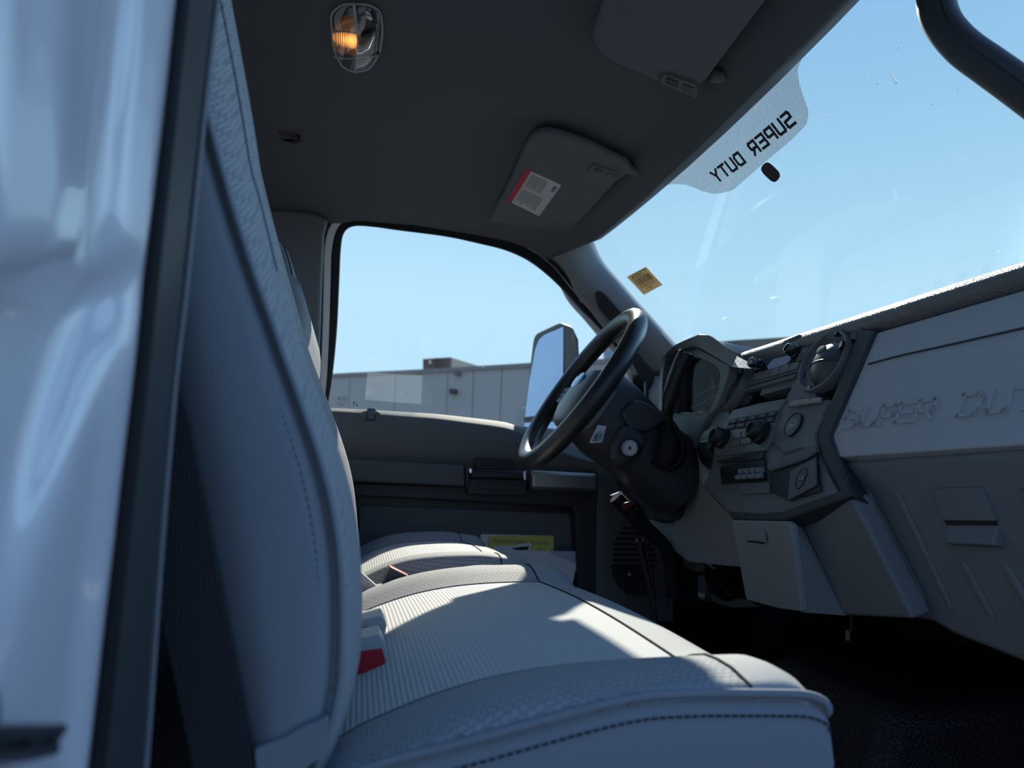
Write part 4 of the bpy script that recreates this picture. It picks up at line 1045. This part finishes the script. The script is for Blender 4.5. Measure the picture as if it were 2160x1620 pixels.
def cushion(root, zc, zs, y0, y1, xe, xs, zb=-.43, parts=True):
    """a bench cushion lofted from back to front: raised side bolsters, ribbed middle, plain front roll"""
    zc = smooth_tab(zc); zs = smooth_tab(zs)
    R = .042; xa = xe - R
    near = [(0, 's', -.004), (.003, 's', .004), (.012, 'c', -.0045), (.028, 'c', -.001), (.050, 'c', 0), (.068, 'c', -.001), (.088, 'c', -.006), (.105, 'c', -.012), (.118, 'c', -.0155)]
    mid = [(t, 'i', -.0155 + .006 * math.sin(math.pi * t)) for t in [i / 14 for i in range(15)]]
    def row(x, dz, colset):
        out = []
        for k, kind, off in colset:
            if kind == 'i': y = y0 + .118 + (y1 - y0 - .236) * k
            else: y = y0 + k
            base = interp(zs, x) if kind == 's' else interp(zc, x)
            out.append(Vector((x, y, base + off + dz)))
        return out
    far = [(y1 - y0 - a, k, o) for a, k, o in near[::-1]]
    xsr = [-.06 + (xs + .06) * i / 26 for i in range(27)]
    fr = [xs + (xa - xs) * i / 5 for i in range(6)]
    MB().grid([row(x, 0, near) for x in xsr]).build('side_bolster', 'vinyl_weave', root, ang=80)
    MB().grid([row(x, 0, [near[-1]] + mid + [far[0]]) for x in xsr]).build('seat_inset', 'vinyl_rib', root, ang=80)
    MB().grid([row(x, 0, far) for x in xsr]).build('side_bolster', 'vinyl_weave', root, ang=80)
    allc = near + mid[1:-1] + far
    def pull(p, w):
        d = min(p.y - y0, y1 - p.y)
        q = max(0, 1 - d / .05)
        return p - Vector((.014 * q * q * w, 0, 0))
    rows = [row(x, 0, allc) for x in fr]
    base = row(xa, 0, allc)
    for i in range(1, 11):
        a = i / 10 * math.pi / 2
        rows.append([pull(p + Vector((R * math.sin(a), 0, -R * (1 - math.cos(a)))), i / 10) for p in base])
    lastr = rows[-1]
    for t in (.25, .5, .75, 1):
        rows.append([Vector((p.x + .004 * t, p.y, p.z + (zb - p.z) * t)) for p in lastr])
    MB().grid(rows).build('front_roll', 'vinyl_lit', root, ang=80)
    # side panels
    for yy, sgn in ((y0, 1), (y1, -1)):
        top = [Vector((x, yy, interp(zs, x) - .004)) for x in xsr + fr[1:]]
        top += [pull(Vector((xa + R * math.sin(a), yy, interp(zs, xa) - .004 - R * (1 - math.cos(a)) * .3)), i / 10) for i, a in [(i, i / 10 * math.pi / 2) for i in range(1, 11)]]
        rows = [[p + Vector((0, sgn * .003, .002)) for p in top], [p + Vector((0, -sgn * .002, -.006)) for p in top], [p + Vector((.002, -sgn * .004, -.03)) for p in top], [Vector((p.x + .006, yy - sgn * .004, (p.z + zb) / 2)) for p in top], [Vector((p.x + .004, yy, zb)) for p in top]]
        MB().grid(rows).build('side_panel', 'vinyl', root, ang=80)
        mb = MB(); path = [p + Vector((0, -sgn * .001, .0045)) for p in top]
        c = path[-1]; path += [] if sgn < 0 else [c + Vector((.010, sgn * .016, .001)), c + Vector((.0125, sgn * .030, -.004))]
        mb.tube(path, .0032, 8); mb.build('piping', 'vinyl', root, ang=80)
        seam([p + Vector((0, -sgn * .0035, -.009)) for p in top], 'stitch', root)
    mb = MB()
    mb.tube([p + Vector((0, 0, .0004)) for p in row(xs, 0, allc)], .0012, 5)
    mb.build('cross_seam', 'stitch', root)
    for c in (near[-1], far[0]):
        mb = MB(); mb.tube([row(x, 0, [c])[0] + Vector((0, 0, .0006)) for x in xsr], .0011, 5); mb.build('inset_seam', 'vinyl', root)

ps_ = thing('passenger_seat', 'wide blue-grey vinyl passenger bench seat nearest the open door', 'seat', (.15, .8, -.43))
cushion(ps_, [(-.06, -.225), (-.0075, -.1839), (.0186, -.1669), (.0741, -.145), (.13, -.131), (.1971, -.1227), (.2853, -.1187), (.34, -.1187)],
        [(-.06, -.195), (.0219, -.1683), (.0834, -.1543), (.1749, -.1334), (.2243, -.1290), (.3154, -.1303), (.345, -.131)], .455, 1.145, .341, .272)
# backrest, lofted upwards
def tab_px(pxs, y): return smooth_tab([(p.z, p.x) for p in [PY(y).hit(*q) for q in pxs]][::-1], 50)
T_f = tab_px([(500, 70), (520, 180), (540, 300), (555, 400), (575, 470), (605, 600), (640, 740), (690, 880), (730, 1000), (752, 1100), (762, 1190), (764, 1300), (758, 1400), (732, 1500), (704, 1570), (680, 1620)], .535)
T_s = tab_px([(410, 200), (436, 300), (475, 440), (520, 580), (568, 710), (620, 830), (672, 945), (712, 1045), (737, 1130), (746, 1190), (741, 1300), (728, 1400), (705, 1500), (685, 1580), (675, 1620)], .466)
T_g = tab_px([(560, 400), (585, 500), (618, 620), (652, 740), (704, 880), (731, 960), (745, 1020), (752, 1080), (757, 1150), (760, 1250), (757, 1330)], 1.085)
def xr(z): return -.108 - .30 * (z - .042) if z > -.19 else -.045
zl = [-.205 + .665 * i / 60 for i in range(61)]
def brow(z, which):
    xf, xs, xg, r = interp(T_f, z), interp(T_s, z), interp(T_g, z), xr(z)
    if z > .20: xg = min(xg, xf - .002)
    xs = min(xs, xf - .018)
    dx = xf - xs
    P = {'side': [(r - .03, .49), (r, .468), (r + .004, .463), (r + (xs - r) * .4, .459), (r + (xs - r) * .8, .4605), (xs - .003, .464), (xs, .4675)],
         'near': [(xs, .4675), (xs + .003, .464), (xs + dx * .35, .468), (xs + dx * .62, .478), (xs + dx * .85, .500), (xf - .001, .525), (xf, .540), (xf - .003, .56), (xf - .012, .60), (xf - .024, .632), (xf - .028, .645)],
         'mid': [(xf - .028, .645), (xf - .029, .66), (xf - .033, .75), (xf - .034, .85), (xf - .033, .93), (xg - .030, .99)],
         'far': [(xg - .030, .99), (xg - .024, 1.01), (xg - .008, 1.05), (xg - .001, 1.075), (xg, 1.09), (xg - .004, 1.11), (xg - .014, 1.13), (xg - .04, 1.143), (r, 1.143), (r - .03, 1.12)]}[which]
    return [Vector((x, y, z)) for x, y in P]
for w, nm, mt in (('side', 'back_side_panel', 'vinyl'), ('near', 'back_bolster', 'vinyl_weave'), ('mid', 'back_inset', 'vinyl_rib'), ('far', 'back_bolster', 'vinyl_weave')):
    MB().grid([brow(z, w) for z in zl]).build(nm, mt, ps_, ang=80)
MB().grid([[Vector((xr(z) - .03, y, z)) for y in (.49, .8, 1.12)] for z in zl]).build('back_shell', 'dark', ps_)
mb = MB(); mb.tube([brow(z, 'near')[1] + Vector((.002, -.001, 0)) for z in zl], .0022, 8); mb.build('piping', 'vinyl', ps_)
seam([brow(z, 'side')[5] + Vector((-.006, -.0012, 0)) for z in zl], 'stitch', ps_, 'stitching', .0032, .0022, .0009)
mb = MB(); mb.tube([brow(z, 'near')[4] + Vector((0, -.0005, 0)) for z in zl if z > .13], .0007, 5); mb.build('inner_seam', 'stitch', ps_)
plate('lower_flap', [(536, 1580), (600, 1556), (640, 1532), (694, 1512), (690, 1560), (676, 1600), (640, 1625), (545, 1680)], PY(.4575), 'vinyl', ps_, thick=.012, lift=.002, bevel=.005, seg=4, r=10)
# belt webbing that hangs in the gap behind the seat side
bw = MB().prism([PY(.45).hit(*p) for p in [(362, 820), (378, 820), (400, 900), (538, 1660), (420, 1680), (330, 1250), (333, 1200)]], Vector((0, .003, 0)))
bw.build('seat_belt', 'belt', smooth=False, label='dark seat belt webbing hanging between the door pillar and the passenger seat', cat='seat belt')

ds_ = thing('driver_seat', 'driver seat behind the steering wheel, its bolster edge in sunlight', 'seat', (.1, 1.45, -.43))
cushion(ds_, [(-.06, -.20), (.0272, -.1505), (.0741, -.1290), (.126, -.1172), (.2061, -.1117), (.2557, -.1150), (.32, -.122)],
        [(-.06, -.24), (.03, -.188), (.12, -.152), (.2, -.146), (.26, -.148), (.32, -.152)], 1.165, 1.735, .315, .245)
pb_ = PY(1.165)
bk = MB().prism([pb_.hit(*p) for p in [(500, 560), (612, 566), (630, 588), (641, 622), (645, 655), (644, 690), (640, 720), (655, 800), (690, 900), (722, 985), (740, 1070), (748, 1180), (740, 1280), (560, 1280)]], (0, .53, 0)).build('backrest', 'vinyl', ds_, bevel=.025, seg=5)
MB().prism([PY(1.33).hit(*p) for p in [(545, 490), (592, 503), (607, 528), (619, 565), (626, 600), (626, 625), (618, 652), (540, 660)]], (0, .28, 0)).build('headrest', 'vinyl', ds_, bevel=.02, seg=5)
mb = MB(); mb.tube([PY(1.329).hit(*p) for p in crv([(596, 512), (612, 560), (617, 600), (612, 645)], 20)], .0012, 5); mb.build('stitching', 'stitch', ds_)

# buckles -------------------------------------------------------------------------
def buckle(y, body, red, cover, mb_, label, dy=.05, redlift=.002, cdy=None):
    t = thing('seat_belt_buckle', label, 'seat belt buckle', PY(y).hit(*body[0]), 'seat belt buckles')
    plate('body', body, PY(y), mb_, t, thick=dy, bevel=.004, seg=3, r=3)
    if red: plate('release_button', red, PY(y), 'red', t, thick=.006, lift=redlift, bevel=.0015, r=3)
    if cover: plate('opening', cover, PY(y), 'black', t, thick=.004, lift=.0015, bevel=.001, r=2)
    return t
buckle(.70, [(735, 1349), (770, 1345), (800, 1338), (812, 1360), (819, 1398), (817, 1416), (735, 1436)], [(740, 1377), (806, 1368), (813, 1394), (811, 1410), (740, 1426)], None, 'beige', 'seat belt buckle with a large red button facing the open door', .045)
buckle(.79, [(735, 1312), (806, 1299), (816, 1318), (809, 1352), (735, 1354)], None, [(740, 1326), (790, 1321), (799, 1347), (740, 1351)], 'beige', 'beige seat belt buckle with dark opening, behind the red-button one', .05)
t = buckle(1.13, [(790, 1262), (806, 1234), (823, 1197), (862, 1217), (859, 1236), (840, 1262)], None, None, 'dark', 'dark seat belt buckle with red top edge between the two seats', .03)
plate('release_button', [(822, 1195), (863, 1216), (861, 1221), (821, 1201)], PY(1.13), 'red', t, thick=.028, lift=-.001, bevel=.0008)
t = thing('buckle_cover', 'pale grey plastic buckle stalk beside the seat back', 'buckle stalk', PY(1.12).hit(780, 1230))
plate('stalk', [(740, 1185), (762, 1208), (802, 1243), (800, 1262), (735, 1275)], PY(1.125), 'beige', t, thick=.02, bevel=.003)

# papers in the driver's door pocket ------------------------------------------------
def paper(nm, pxs, y, mat, label, cat, th_=.002, r=0):
    return MB().prism([PY(y).hit(*p) for p in (rnd(pxs, r) if r else pxs)], (0, th_, 0)).build(nm, mat, smooth=False, label=label, cat=cat, group='papers in the door pocket')
paper('booklet', [(1014, 1127), (1166, 1130), (1168, 1235), (1012, 1235)], 1.870, 'paper', 'white booklet standing behind the yellow card in the door pocket', 'booklet', .006)
yc = thing('manual_card', 'yellow card lettered upside down, in the door pocket', 'card', PY(1.862).hit(1100, 1140), 'papers in the door pocket')
P_Y = PY(1.862)
plate('card', [(1032, 1131), (1168, 1130), (1166, 1235), (1029, 1235)], P_Y, 'yellow', yc, thick=.003, bevel=0)
mb = MB()
text_mesh(mb, 'READ OWNERS MANUAL', P_Y.hit(1098, 1143), Vector((-1, 0, 0)), Vector((0, 0, -1)), .0135, P_Y.n, .0006)
text_mesh(mb, 'THIS', P_Y.hit(1142, 1158), Vector((-1, 0, 0)), Vector((0, 0, -1)), .0125, P_Y.n, .0006)
mb.build('lettering', 'grey_ink', yc, smooth=False)
paper('envelope', [(1040, 1152), (1088, 1150), (1119, 1144), (1122, 1150), (1118, 1162), (1214, 1163), (1216, 1194), (1206, 1240), (1030, 1240)], 1.855, 'paper', 'white folded paper in front of the yellow card, nearest in the pocket', 'paper', .003)
paper('photo_slip', [(1078, 1156), (1116, 1152), (1113, 1160), (1090, 1160)], 1.853, 'ink', 'small dark printed slip on the white paper in the pocket', 'slip', .001)
paper('plastic_bag', [(1160, 1151), (1214, 1149), (1219, 1168), (1216, 1190), (1160, 1166)], 1.850, 'film', 'clear plastic bag beside the papers in the door pocket', 'bag', .001)

# foot controls, wiring ------------------------------------------------------------
pk = thing('parking_brake_lever', 'black parking brake lever with shiny fittings in the driver footwell', 'lever', PY(1.70).hit(1360, 1220))
PKb = PY(1.70)
mb = MB(); mb.tube([PKb.hit(*p) for p in ((1350, 1140), (1352, 1165), (1362, 1205), (1376, 1260), (1384, 1330))], .0085, 8); mb.tube([PKb.hit(*p) for p in ((1362, 1150), (1374, 1210), (1380, 1260))], .006, 8); mb.build('arm', 'dark', pk)
mb = MB()
for p, r_ in (((1345, 1141), .007), ((1356, 1139), .006), ((1328, 1212), .006)): mb.lathe(PKb.hit(*p, .012), (0, -1, 0), [(r_, 0), (r_ * .8, .006), (0, .007)], 14)
mb.build('rivet', 'steel', pk)
mb = MB(); mb.tube([PKb.hit(*p, .012) for p in ((1333, 1216), (1345, 1209))], .003, 6); mb.tube([PKb.hit(*p, .014) for p in ((1352, 1242), (1354, 1246))], .003, 6); mb.build('pin', 'chrome', pk)
plate('ratchet_plate', [(1326, 1205), (1366, 1203), (1372, 1252), (1345, 1256), (1328, 1225)], PKb, 'black', pk, thick=.125, bevel=.002)
wr = thing('wiring_connector', 'wiring bundle with white and dark red connectors hanging under the steering column', 'wiring', PY(1.50).hit(1320, 1060))
PWb = PY(1.50)
mb = MB(); mb.tube([PWb.hit(*p) for p in crv([(1298, 1048), (1325, 1075), (1350, 1105), (1380, 1130), (1410, 1170), (1420, 1260)], 24)], .016, 10); mb.build('harness', 'rubber', wr)
plate('white_plug', [(1289, 1045), (1312, 1036), (1315, 1042), (1300, 1047)], PY(1.47), 'paper', wr, thick=.01, bevel=.001)
plate('red_plug', [(1312, 1062), (1332, 1058), (1336, 1068), (1318, 1076)], PY(1.47), 'dark_red', wr, thick=.012, bevel=.002)
bp_ = thing('pedal_bracket', 'pedal bracket and cables in the dark driver footwell beside the console bin', 'pedal bracket', PX(.88).hit(1490, 1220))
PB2 = PX(.86)
plate('copper_tab', [(1441, 1176), (1462, 1173), (1480, 1192), (1494, 1206), (1470, 1208), (1441, 1194)], PB2, 'trim_mid', bp_, thick=.02, bevel=.003)
plate('pedal_arm', [(1472, 1214), (1488, 1212), (1487, 1255), (1482, 1268), (1471, 1262)], PB2, 'trim_mid', bp_, thick=.02, bevel=.002)
plate('arm_tip', [(1472, 1250), (1486, 1252), (1483, 1262), (1472, 1258)], PB2, 'label', bp_, thick=.004, lift=.002, bevel=.001)
plate('bracket', [(1480, 1181), (1511, 1186), (1512, 1197), (1503, 1200)], PB2, 'beige', bp_, thick=.01, bevel=.001)
mb = MB()
for a in ([(1505, 1190), (1535, 1195), (1560, 1200)], [(1500, 1210), (1525, 1235), (1545, 1262)], [(1490, 1200), (1500, 1240), (1530, 1262), (1560, 1250)]): mb.tube([PB2.hit(*p) for p in crv(a, 12)], .007, 8)
mb.build('cable', 'rubber', bp_)
plate('carpet_lip', [(1500, 1250), (1575, 1266), (1600, 1280), (1540, 1282), (1500, 1268)], PB2, 'trim_mid', bp_, thick=.01, bevel=.002)
# tunnel shadow piece between the bin and the floor
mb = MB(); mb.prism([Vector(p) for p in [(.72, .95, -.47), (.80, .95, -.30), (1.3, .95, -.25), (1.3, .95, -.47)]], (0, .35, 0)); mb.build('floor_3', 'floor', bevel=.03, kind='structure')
hs = thing('hanging_strap', 'two thin hanging wire ends under the dark dash edge', 'wire', PX(.80).hit(1790, 1320))
mb = MB(); mb.tube([PX(.80).hit(*p) for p in ((1796, 1290), (1795, 1320), (1794, 1332))], .002, 6); mb.build('wire', 'dark', hs)
mb = MB(); mb.box(PX(.80).hit(1788, 1340), (.002, 0, 0), (0, .0025, 0), (0, 0, .008)); mb.build('tab', 'trim_grey', hs)

# ================================================================== OUTSIDE
mr = thing('side_mirror', 'tall black towing side mirror outside the driver window', 'side mirror', PY(2.2).hit(1170, 900))
PM = Plane(PY(2.22).hit(1150, 800), (-.95, -.30, 0))
hp = [PM.hit(*p) for p in [(1103, 945), (1106, 880), (1112, 845), (1119, 770), (1126, 714), (1131, 703), (1182, 679), (1207, 688), (1220, 716), (1223, 780), (1223, 830), (1215, 940)]]
MB().prism(hp, Vector((.028, .10, .015))).build('housing', 'dark', mr, bevel=.012, seg=3)
plate('mirror_glass', [(1107, 880), (1117, 800), (1129, 735), (1137, 716), (1148, 706), (1188, 689), (1188, 770), (1186, 880)], PM, 'mirror', mr, thick=.003, lift=.002, bevel=.0006)
plate('spotter_glass', [(1106, 891), (1186, 889), (1186, 935), (1105, 938)], PM, 'mirror', mr, thick=.003, lift=.002, bevel=.0006)
plate('divider', [(1104, 880), (1128, 877), (1130, 880), (1186, 879), (1186, 889), (1105, 891)], PM, 'black', mr, thick=.004, lift=.004, bevel=.001)
mb = MB()
for z in (.22, .30): mb.tube([Vector((.72, 2.0, z - .04)), Vector((.68, 2.12, z)), Vector((.67, 2.30, z))], .018, 10)
mb.build('mirror_arm', 'black', mr)
plate('mirror_sail', [(1335, 765), (1350, 770), (1375, 800), (1385, 850), (1335, 850)], P_DOOR, 'black', thick=.02, lift=-.01, label='black triangular sail cover at the front of the driver window', cat='mirror cover')

A_, B_ = Vector((-.47, 25.0, 0)), Vector((6.4, 18.55, 0))
nF = (B_ - A_).normalized().cross(Vector((0, 0, 1)))
PF = Plane(A_, nF)
bd = thing('warehouse', 'long pale panel-sided building outside beyond the driver window', 'building', PF.hit(1000, 900))
topl = [(560, 798), (705, 790.5), (740, 788.5), (890, 781.5), (1115, 768.5), (1270, 760), (1420, 750)]
PFs = [PF.hit(*p) for p in topl]
dr = (B_ - A_).normalized(); 
q = [PFs[0] - dr * 4, *PFs, PFs[-1] + dr * .5]
bt_ = [Vector((q[-1].x, q[-1].y, -2.6)), Vector((q[0].x, q[0].y, -2.6))]
MB().prism(q + bt_, -PF.n * 6).build('wall', 'facade', bd, smooth=False)
mb = MB(); mb.prism([p + Vector((0, 0, .03)) for p in q] + [p + Vector((0, 0, -.10)) for p in q[::-1]], PF.n * .06); mb.build('coping', 'facade_cap', bd, smooth=False)
mb = MB()
for (a, b), (c, d) in (((738, 793), (735, 862)), ((835, 789), (831, 870)), ((945, 784), (941, 876)), ((999, 780), (996, 882)), ((1059, 776), (1054, 893)), ((1290, 765), (1290, 850)), ((650, 800), (646, 862))):
    p0, p1 = PF.hit(a, b, .004), PF.hit(c, d, .004); mb.prism([p0 - dr * .012, p0 + dr * .012, p1 + dr * .012, p1 - dr * .012], PF.n * -.003)
mb.build('panel_joint', 'hvac', bd, smooth=False)
hv = thing('rooftop_unit', 'brown rooftop air conditioning unit on the pale building', 'air conditioner', PF.hit(930, 775))
PF2 = Plane(A_ - nF * 1.2 if nF.dot(A_) < 0 else A_ + nF * 1.2, nF)
f = [PF2.hit(*p) for p in ((892, 757.5), (950, 753.5), (950, 783), (892, 786))]
MB().prism(f, -PF2.n * .05).build('front_panel', 'hvac', hv, smooth=False)
back = [PF2.hit(950, 753.5), PF2.hit(950, 783)]
MB().prism([f[1] + Vector((0, 0, -.002)), f[2], f[2] - PF2.n * 3.2, f[1] - PF2.n * 3.2], -dr * (f[1] - f[0]).length * .995).build('body', 'hvac_lit', hv, smooth=False)
mb = MB()
for x in (921, 951.5): 
    p0, p1 = PF2.hit(x, 754, .02), PF2.hit(x, 784, .02); mb.prism([p0 - dr * .012, p0 + dr * .012, p1 + dr * .012, p1 - dr * .012], PF2.n * -.02)
mb.build('panel_seam', 'black', hv, smooth=False)
plate('data_plate', [(904.5, 760), (909.5, 760), (909.5, 767), (904.5, 767)], PF2, 'label', hv, thick=.01, lift=.01, bevel=0)
rb = thing('rooftop_box', 'small grey rooftop box seen through the steering wheel', 'rooftop box', PF.hit(1290, 760))
f = [PF.hit(*p) for p in ((1273, 735), (1330, 732), (1330, 757), (1273, 760))]
MB().prism(f, -PF.n * 1.0).build('casing', 'facade', rb, smooth=False)
plate('dark_opening', [(1279, 741), (1325, 739), (1325, 759), (1279, 762)], PF, 'screen', rb, thick=.01, lift=.005, bevel=0)
wl = thing('wall_lamp', 'dark box-shaped floodlight on the pale building wall', 'wall lamp', PF.hit(953, 825))
plate('housing', [(946.5, 820), (960, 820.5), (960, 830), (948, 830.5)], PF, 'black', wl, thick=.13, lift=.15, bevel=.01)
plate('diffuser', [(949.5, 822), (957.5, 822.5), (957, 828), (950, 828)], PF, 'label', wl, thick=.01, lift=.147, bevel=0)
cm_ = thing('security_camera', 'small tan security camera high on the pale building wall', 'security camera', PF.hit(964, 790))
plate('body', [(957, 787), (965, 784.5), (968.5, 786), (968.5, 791), (959, 791.5)], PF, 'hvac', cm_, thick=.12, lift=.15, bevel=.01)
mb = MB(); mb.tube([PF.hit(966, 785, .05), PF.hit(967, 776, .05)], .02, 6); mb.build('bracket', 'hvac', cm_)
# clear film on the driver's glass
MB().prism([P_DOOR.hit(*p, -.003) for p in ((775, 784.5), (830, 789), (891, 792.5), (889.5, 830), (888, 852), (840, 849), (770, 843))], P_DOOR.n * -.0006).build('film_sheet', 'film', smooth=False, label='translucent square of clear film stuck on the driver window', cat='film')
# far flat-roofed building ahead of the truck
PFar = Plane((30, 40, 0), (-.6, -.8, 0))
MB().prism([PFar.hit(*p) for p in ((1500, 722), (1560, 717), (1660, 711), (1760, 706), (1760, 790), (1500, 790))][:4] + [Vector((PFar.hit(1760, 790).x, PFar.hit(1760, 790).y, -1.6)), Vector((PFar.hit(1500, 790).x, PFar.hit(1500, 790).y, -1.6))], -PFar.n * 8).build('distant_building', 'greenery', smooth=False, label='dark green distant roof line just above the dashboard', cat='building')
# inspection sticker inside the windshield corner
def wsq(pts, lift): return [hit_ws(*p, lift) for p in pts]
sq = [(1322, 584), (1362, 563), (1397, 601), (1358, 622)]
stk = thing('windshield_sticker', 'tan barcode sticker in the lower driver corner of the windshield', 'sticker', hit_ws(1360, 592, .003))
nW = Vector((-1, 0, -.947)).normalized()
MB().prism(wsq(sq, .003), nW * -.0008).build('sticker_sheet', 'tan', stk, smooth=False)
mb = MB()
for i in range(22):
    a = .10 + .80 * i / 22 + random.random() * .01; w_ = .008 + .016 * random.random()
    mb.prism(wsq(cell(sq, a, a + w_, .27, .58), .0034), nW * .0002)
for b, a0, a1 in ((.62, .12, .88), (.70, .2, .9), (.80, .3, .6), (.88, .45, .56)):
    mb.prism(wsq(cell(sq, a0, a1, b, b + .025), .0034), nW * .0002)
mb.build('barcode', 'ink', stk, smooth=False)
mb = MB(); c = hit_ws(*quadpx(sq, .52, .15), .0036); ua = (hit_ws(*sq[0], .0036) - hit_ws(*sq[1], .0036)); wd = ua.length; ua.normalize(); va = hit_ws(*sq[0], .0036) - hit_ws(*sq[3], .0036); va = (va - va.dot(ua) * ua).normalized()
text_mesh(mb, 'T258006', c, ua, va, wd * .22, nW, .0002)
mb.build('number', 'ink', stk, smooth=False)
# ground and the truck's own shadow casters
MB().add([(-80, -80, -1.6), (80, -80, -1.6), (80, 80, -1.6), (-80, 80, -1.6)], [(0, 1, 2, 3)]).build('ground', 'asphalt', kind='structure', origin=(0, 0, -1.6))
MB().aabb(1.24, 2.9, .25, 1.95, -.9, .275).build('hood', 'white_paint', kind='structure', bevel=.06)

# ================================================================== LIGHT
SUNV = Vector((.44, 1.28, 1.0)).normalized()
ld = bpy.data.lights.new('sun', 'SUN'); ld.energy = 7.5; ld.angle = math.radians(.53); ld.color = (1.0, .93, .80)
sun = bpy.data.objects.new('sun', ld); COL.objects.link(sun); sun.rotation_euler = SUNV.to_track_quat('Z', 'Y').to_euler(); sun.location = O + SUNV * 20
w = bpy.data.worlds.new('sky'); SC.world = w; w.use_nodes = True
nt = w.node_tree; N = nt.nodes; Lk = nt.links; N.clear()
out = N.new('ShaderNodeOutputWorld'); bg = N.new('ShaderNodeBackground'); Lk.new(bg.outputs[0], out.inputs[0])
tc = N.new('ShaderNodeTexCoord'); sp = N.new('ShaderNodeSeparateXYZ'); Lk.new(tc.outputs['Generated'], sp.inputs[0])
def ramp(stops):
    r = N.new('ShaderNodeValToRGB'); e = r.color_ramp.elements
    e[0].position, e[0].color = stops[0][0], (*stops[0][1], 1); e[1].position, e[1].color = stops[-1][0], (*stops[-1][1], 1)
    for p, c in stops[1:-1]:
        x = e.new(p); x.color = (*c, 1)
    return r
front = ramp([(0, (.54, .82, 1.0)), (.25, (.53, .84, 1.06)), (.5, (.34, .63, .93)), (.8, (.20, .45, .90)), (1, (.17, .40, .90))])
back = ramp([(0, (.36, .54, .84)), (.2, (.20, .40, .76)), (.6, (.14, .33, .72)), (1, (.15, .37, .85))])
Lk.new(sp.outputs['Z'], front.inputs[0]); Lk.new(sp.outputs['Z'], back.inputs[0])
dt = N.new('ShaderNodeVectorMath'); dt.operation = 'DOT_PRODUCT'; dt.inputs[1].default_value = (.33, .94, 0); Lk.new(tc.outputs['Generated'], dt.inputs[0])
mr_ = N.new('ShaderNodeMapRange'); mr_.inputs['From Min'].default_value = -.3; mr_.inputs['From Max'].default_value = .72; Lk.new(dt.outputs['Value'], mr_.inputs['Value'])
mx = N.new('ShaderNodeMix'); mx.data_type = 'RGBA'; Lk.new(mr_.outputs[0], mx.inputs['Factor']); Lk.new(back.outputs[0], mx.inputs['A']); Lk.new(front.outputs[0], mx.inputs['B'])
Lk.new(mx.outputs['Result'], bg.inputs['Color']); # sky ahead, out of view, is boosted to light the seats and header
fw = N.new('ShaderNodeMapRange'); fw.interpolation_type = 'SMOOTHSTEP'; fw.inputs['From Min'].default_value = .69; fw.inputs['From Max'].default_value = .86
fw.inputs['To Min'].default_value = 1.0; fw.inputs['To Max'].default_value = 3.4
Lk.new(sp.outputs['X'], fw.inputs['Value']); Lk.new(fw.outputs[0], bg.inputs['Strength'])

# ================================================================== CAMERA
cd = bpy.data.cameras.new('camera'); cam = bpy.data.objects.new('camera', cd); COL.objects.link(cam)
cd.sensor_width = 36; cd.lens = F / 2160 * 36; cd.clip_start = .01; cd.clip_end = 500
Rm = Matrix(((EX[0], -EX[1], -EX[2]), (EY[0], -EY[1], -EY[2]), (EZ[0], -EZ[1], -EZ[2])))
cam.matrix_world = Matrix.Translation(O) @ Rm.to_4x4()
cd.dof.use_dof = True; cd.dof.focus_distance = 1.05; cd.dof.aperture_fstop = 6.0
SC.camera = cam
vs = SC.view_settings; SC.display_settings.display_device = 'sRGB'
vs.view_transform = 'Standard'; vs.look = 'None'; vs.gamma = 1; vs.exposure = 0.0
try: vs.use_curve_mapping = False
except Exception: pass
for o in SC.objects:
    if '_w' in o.keys(): del o['_w']
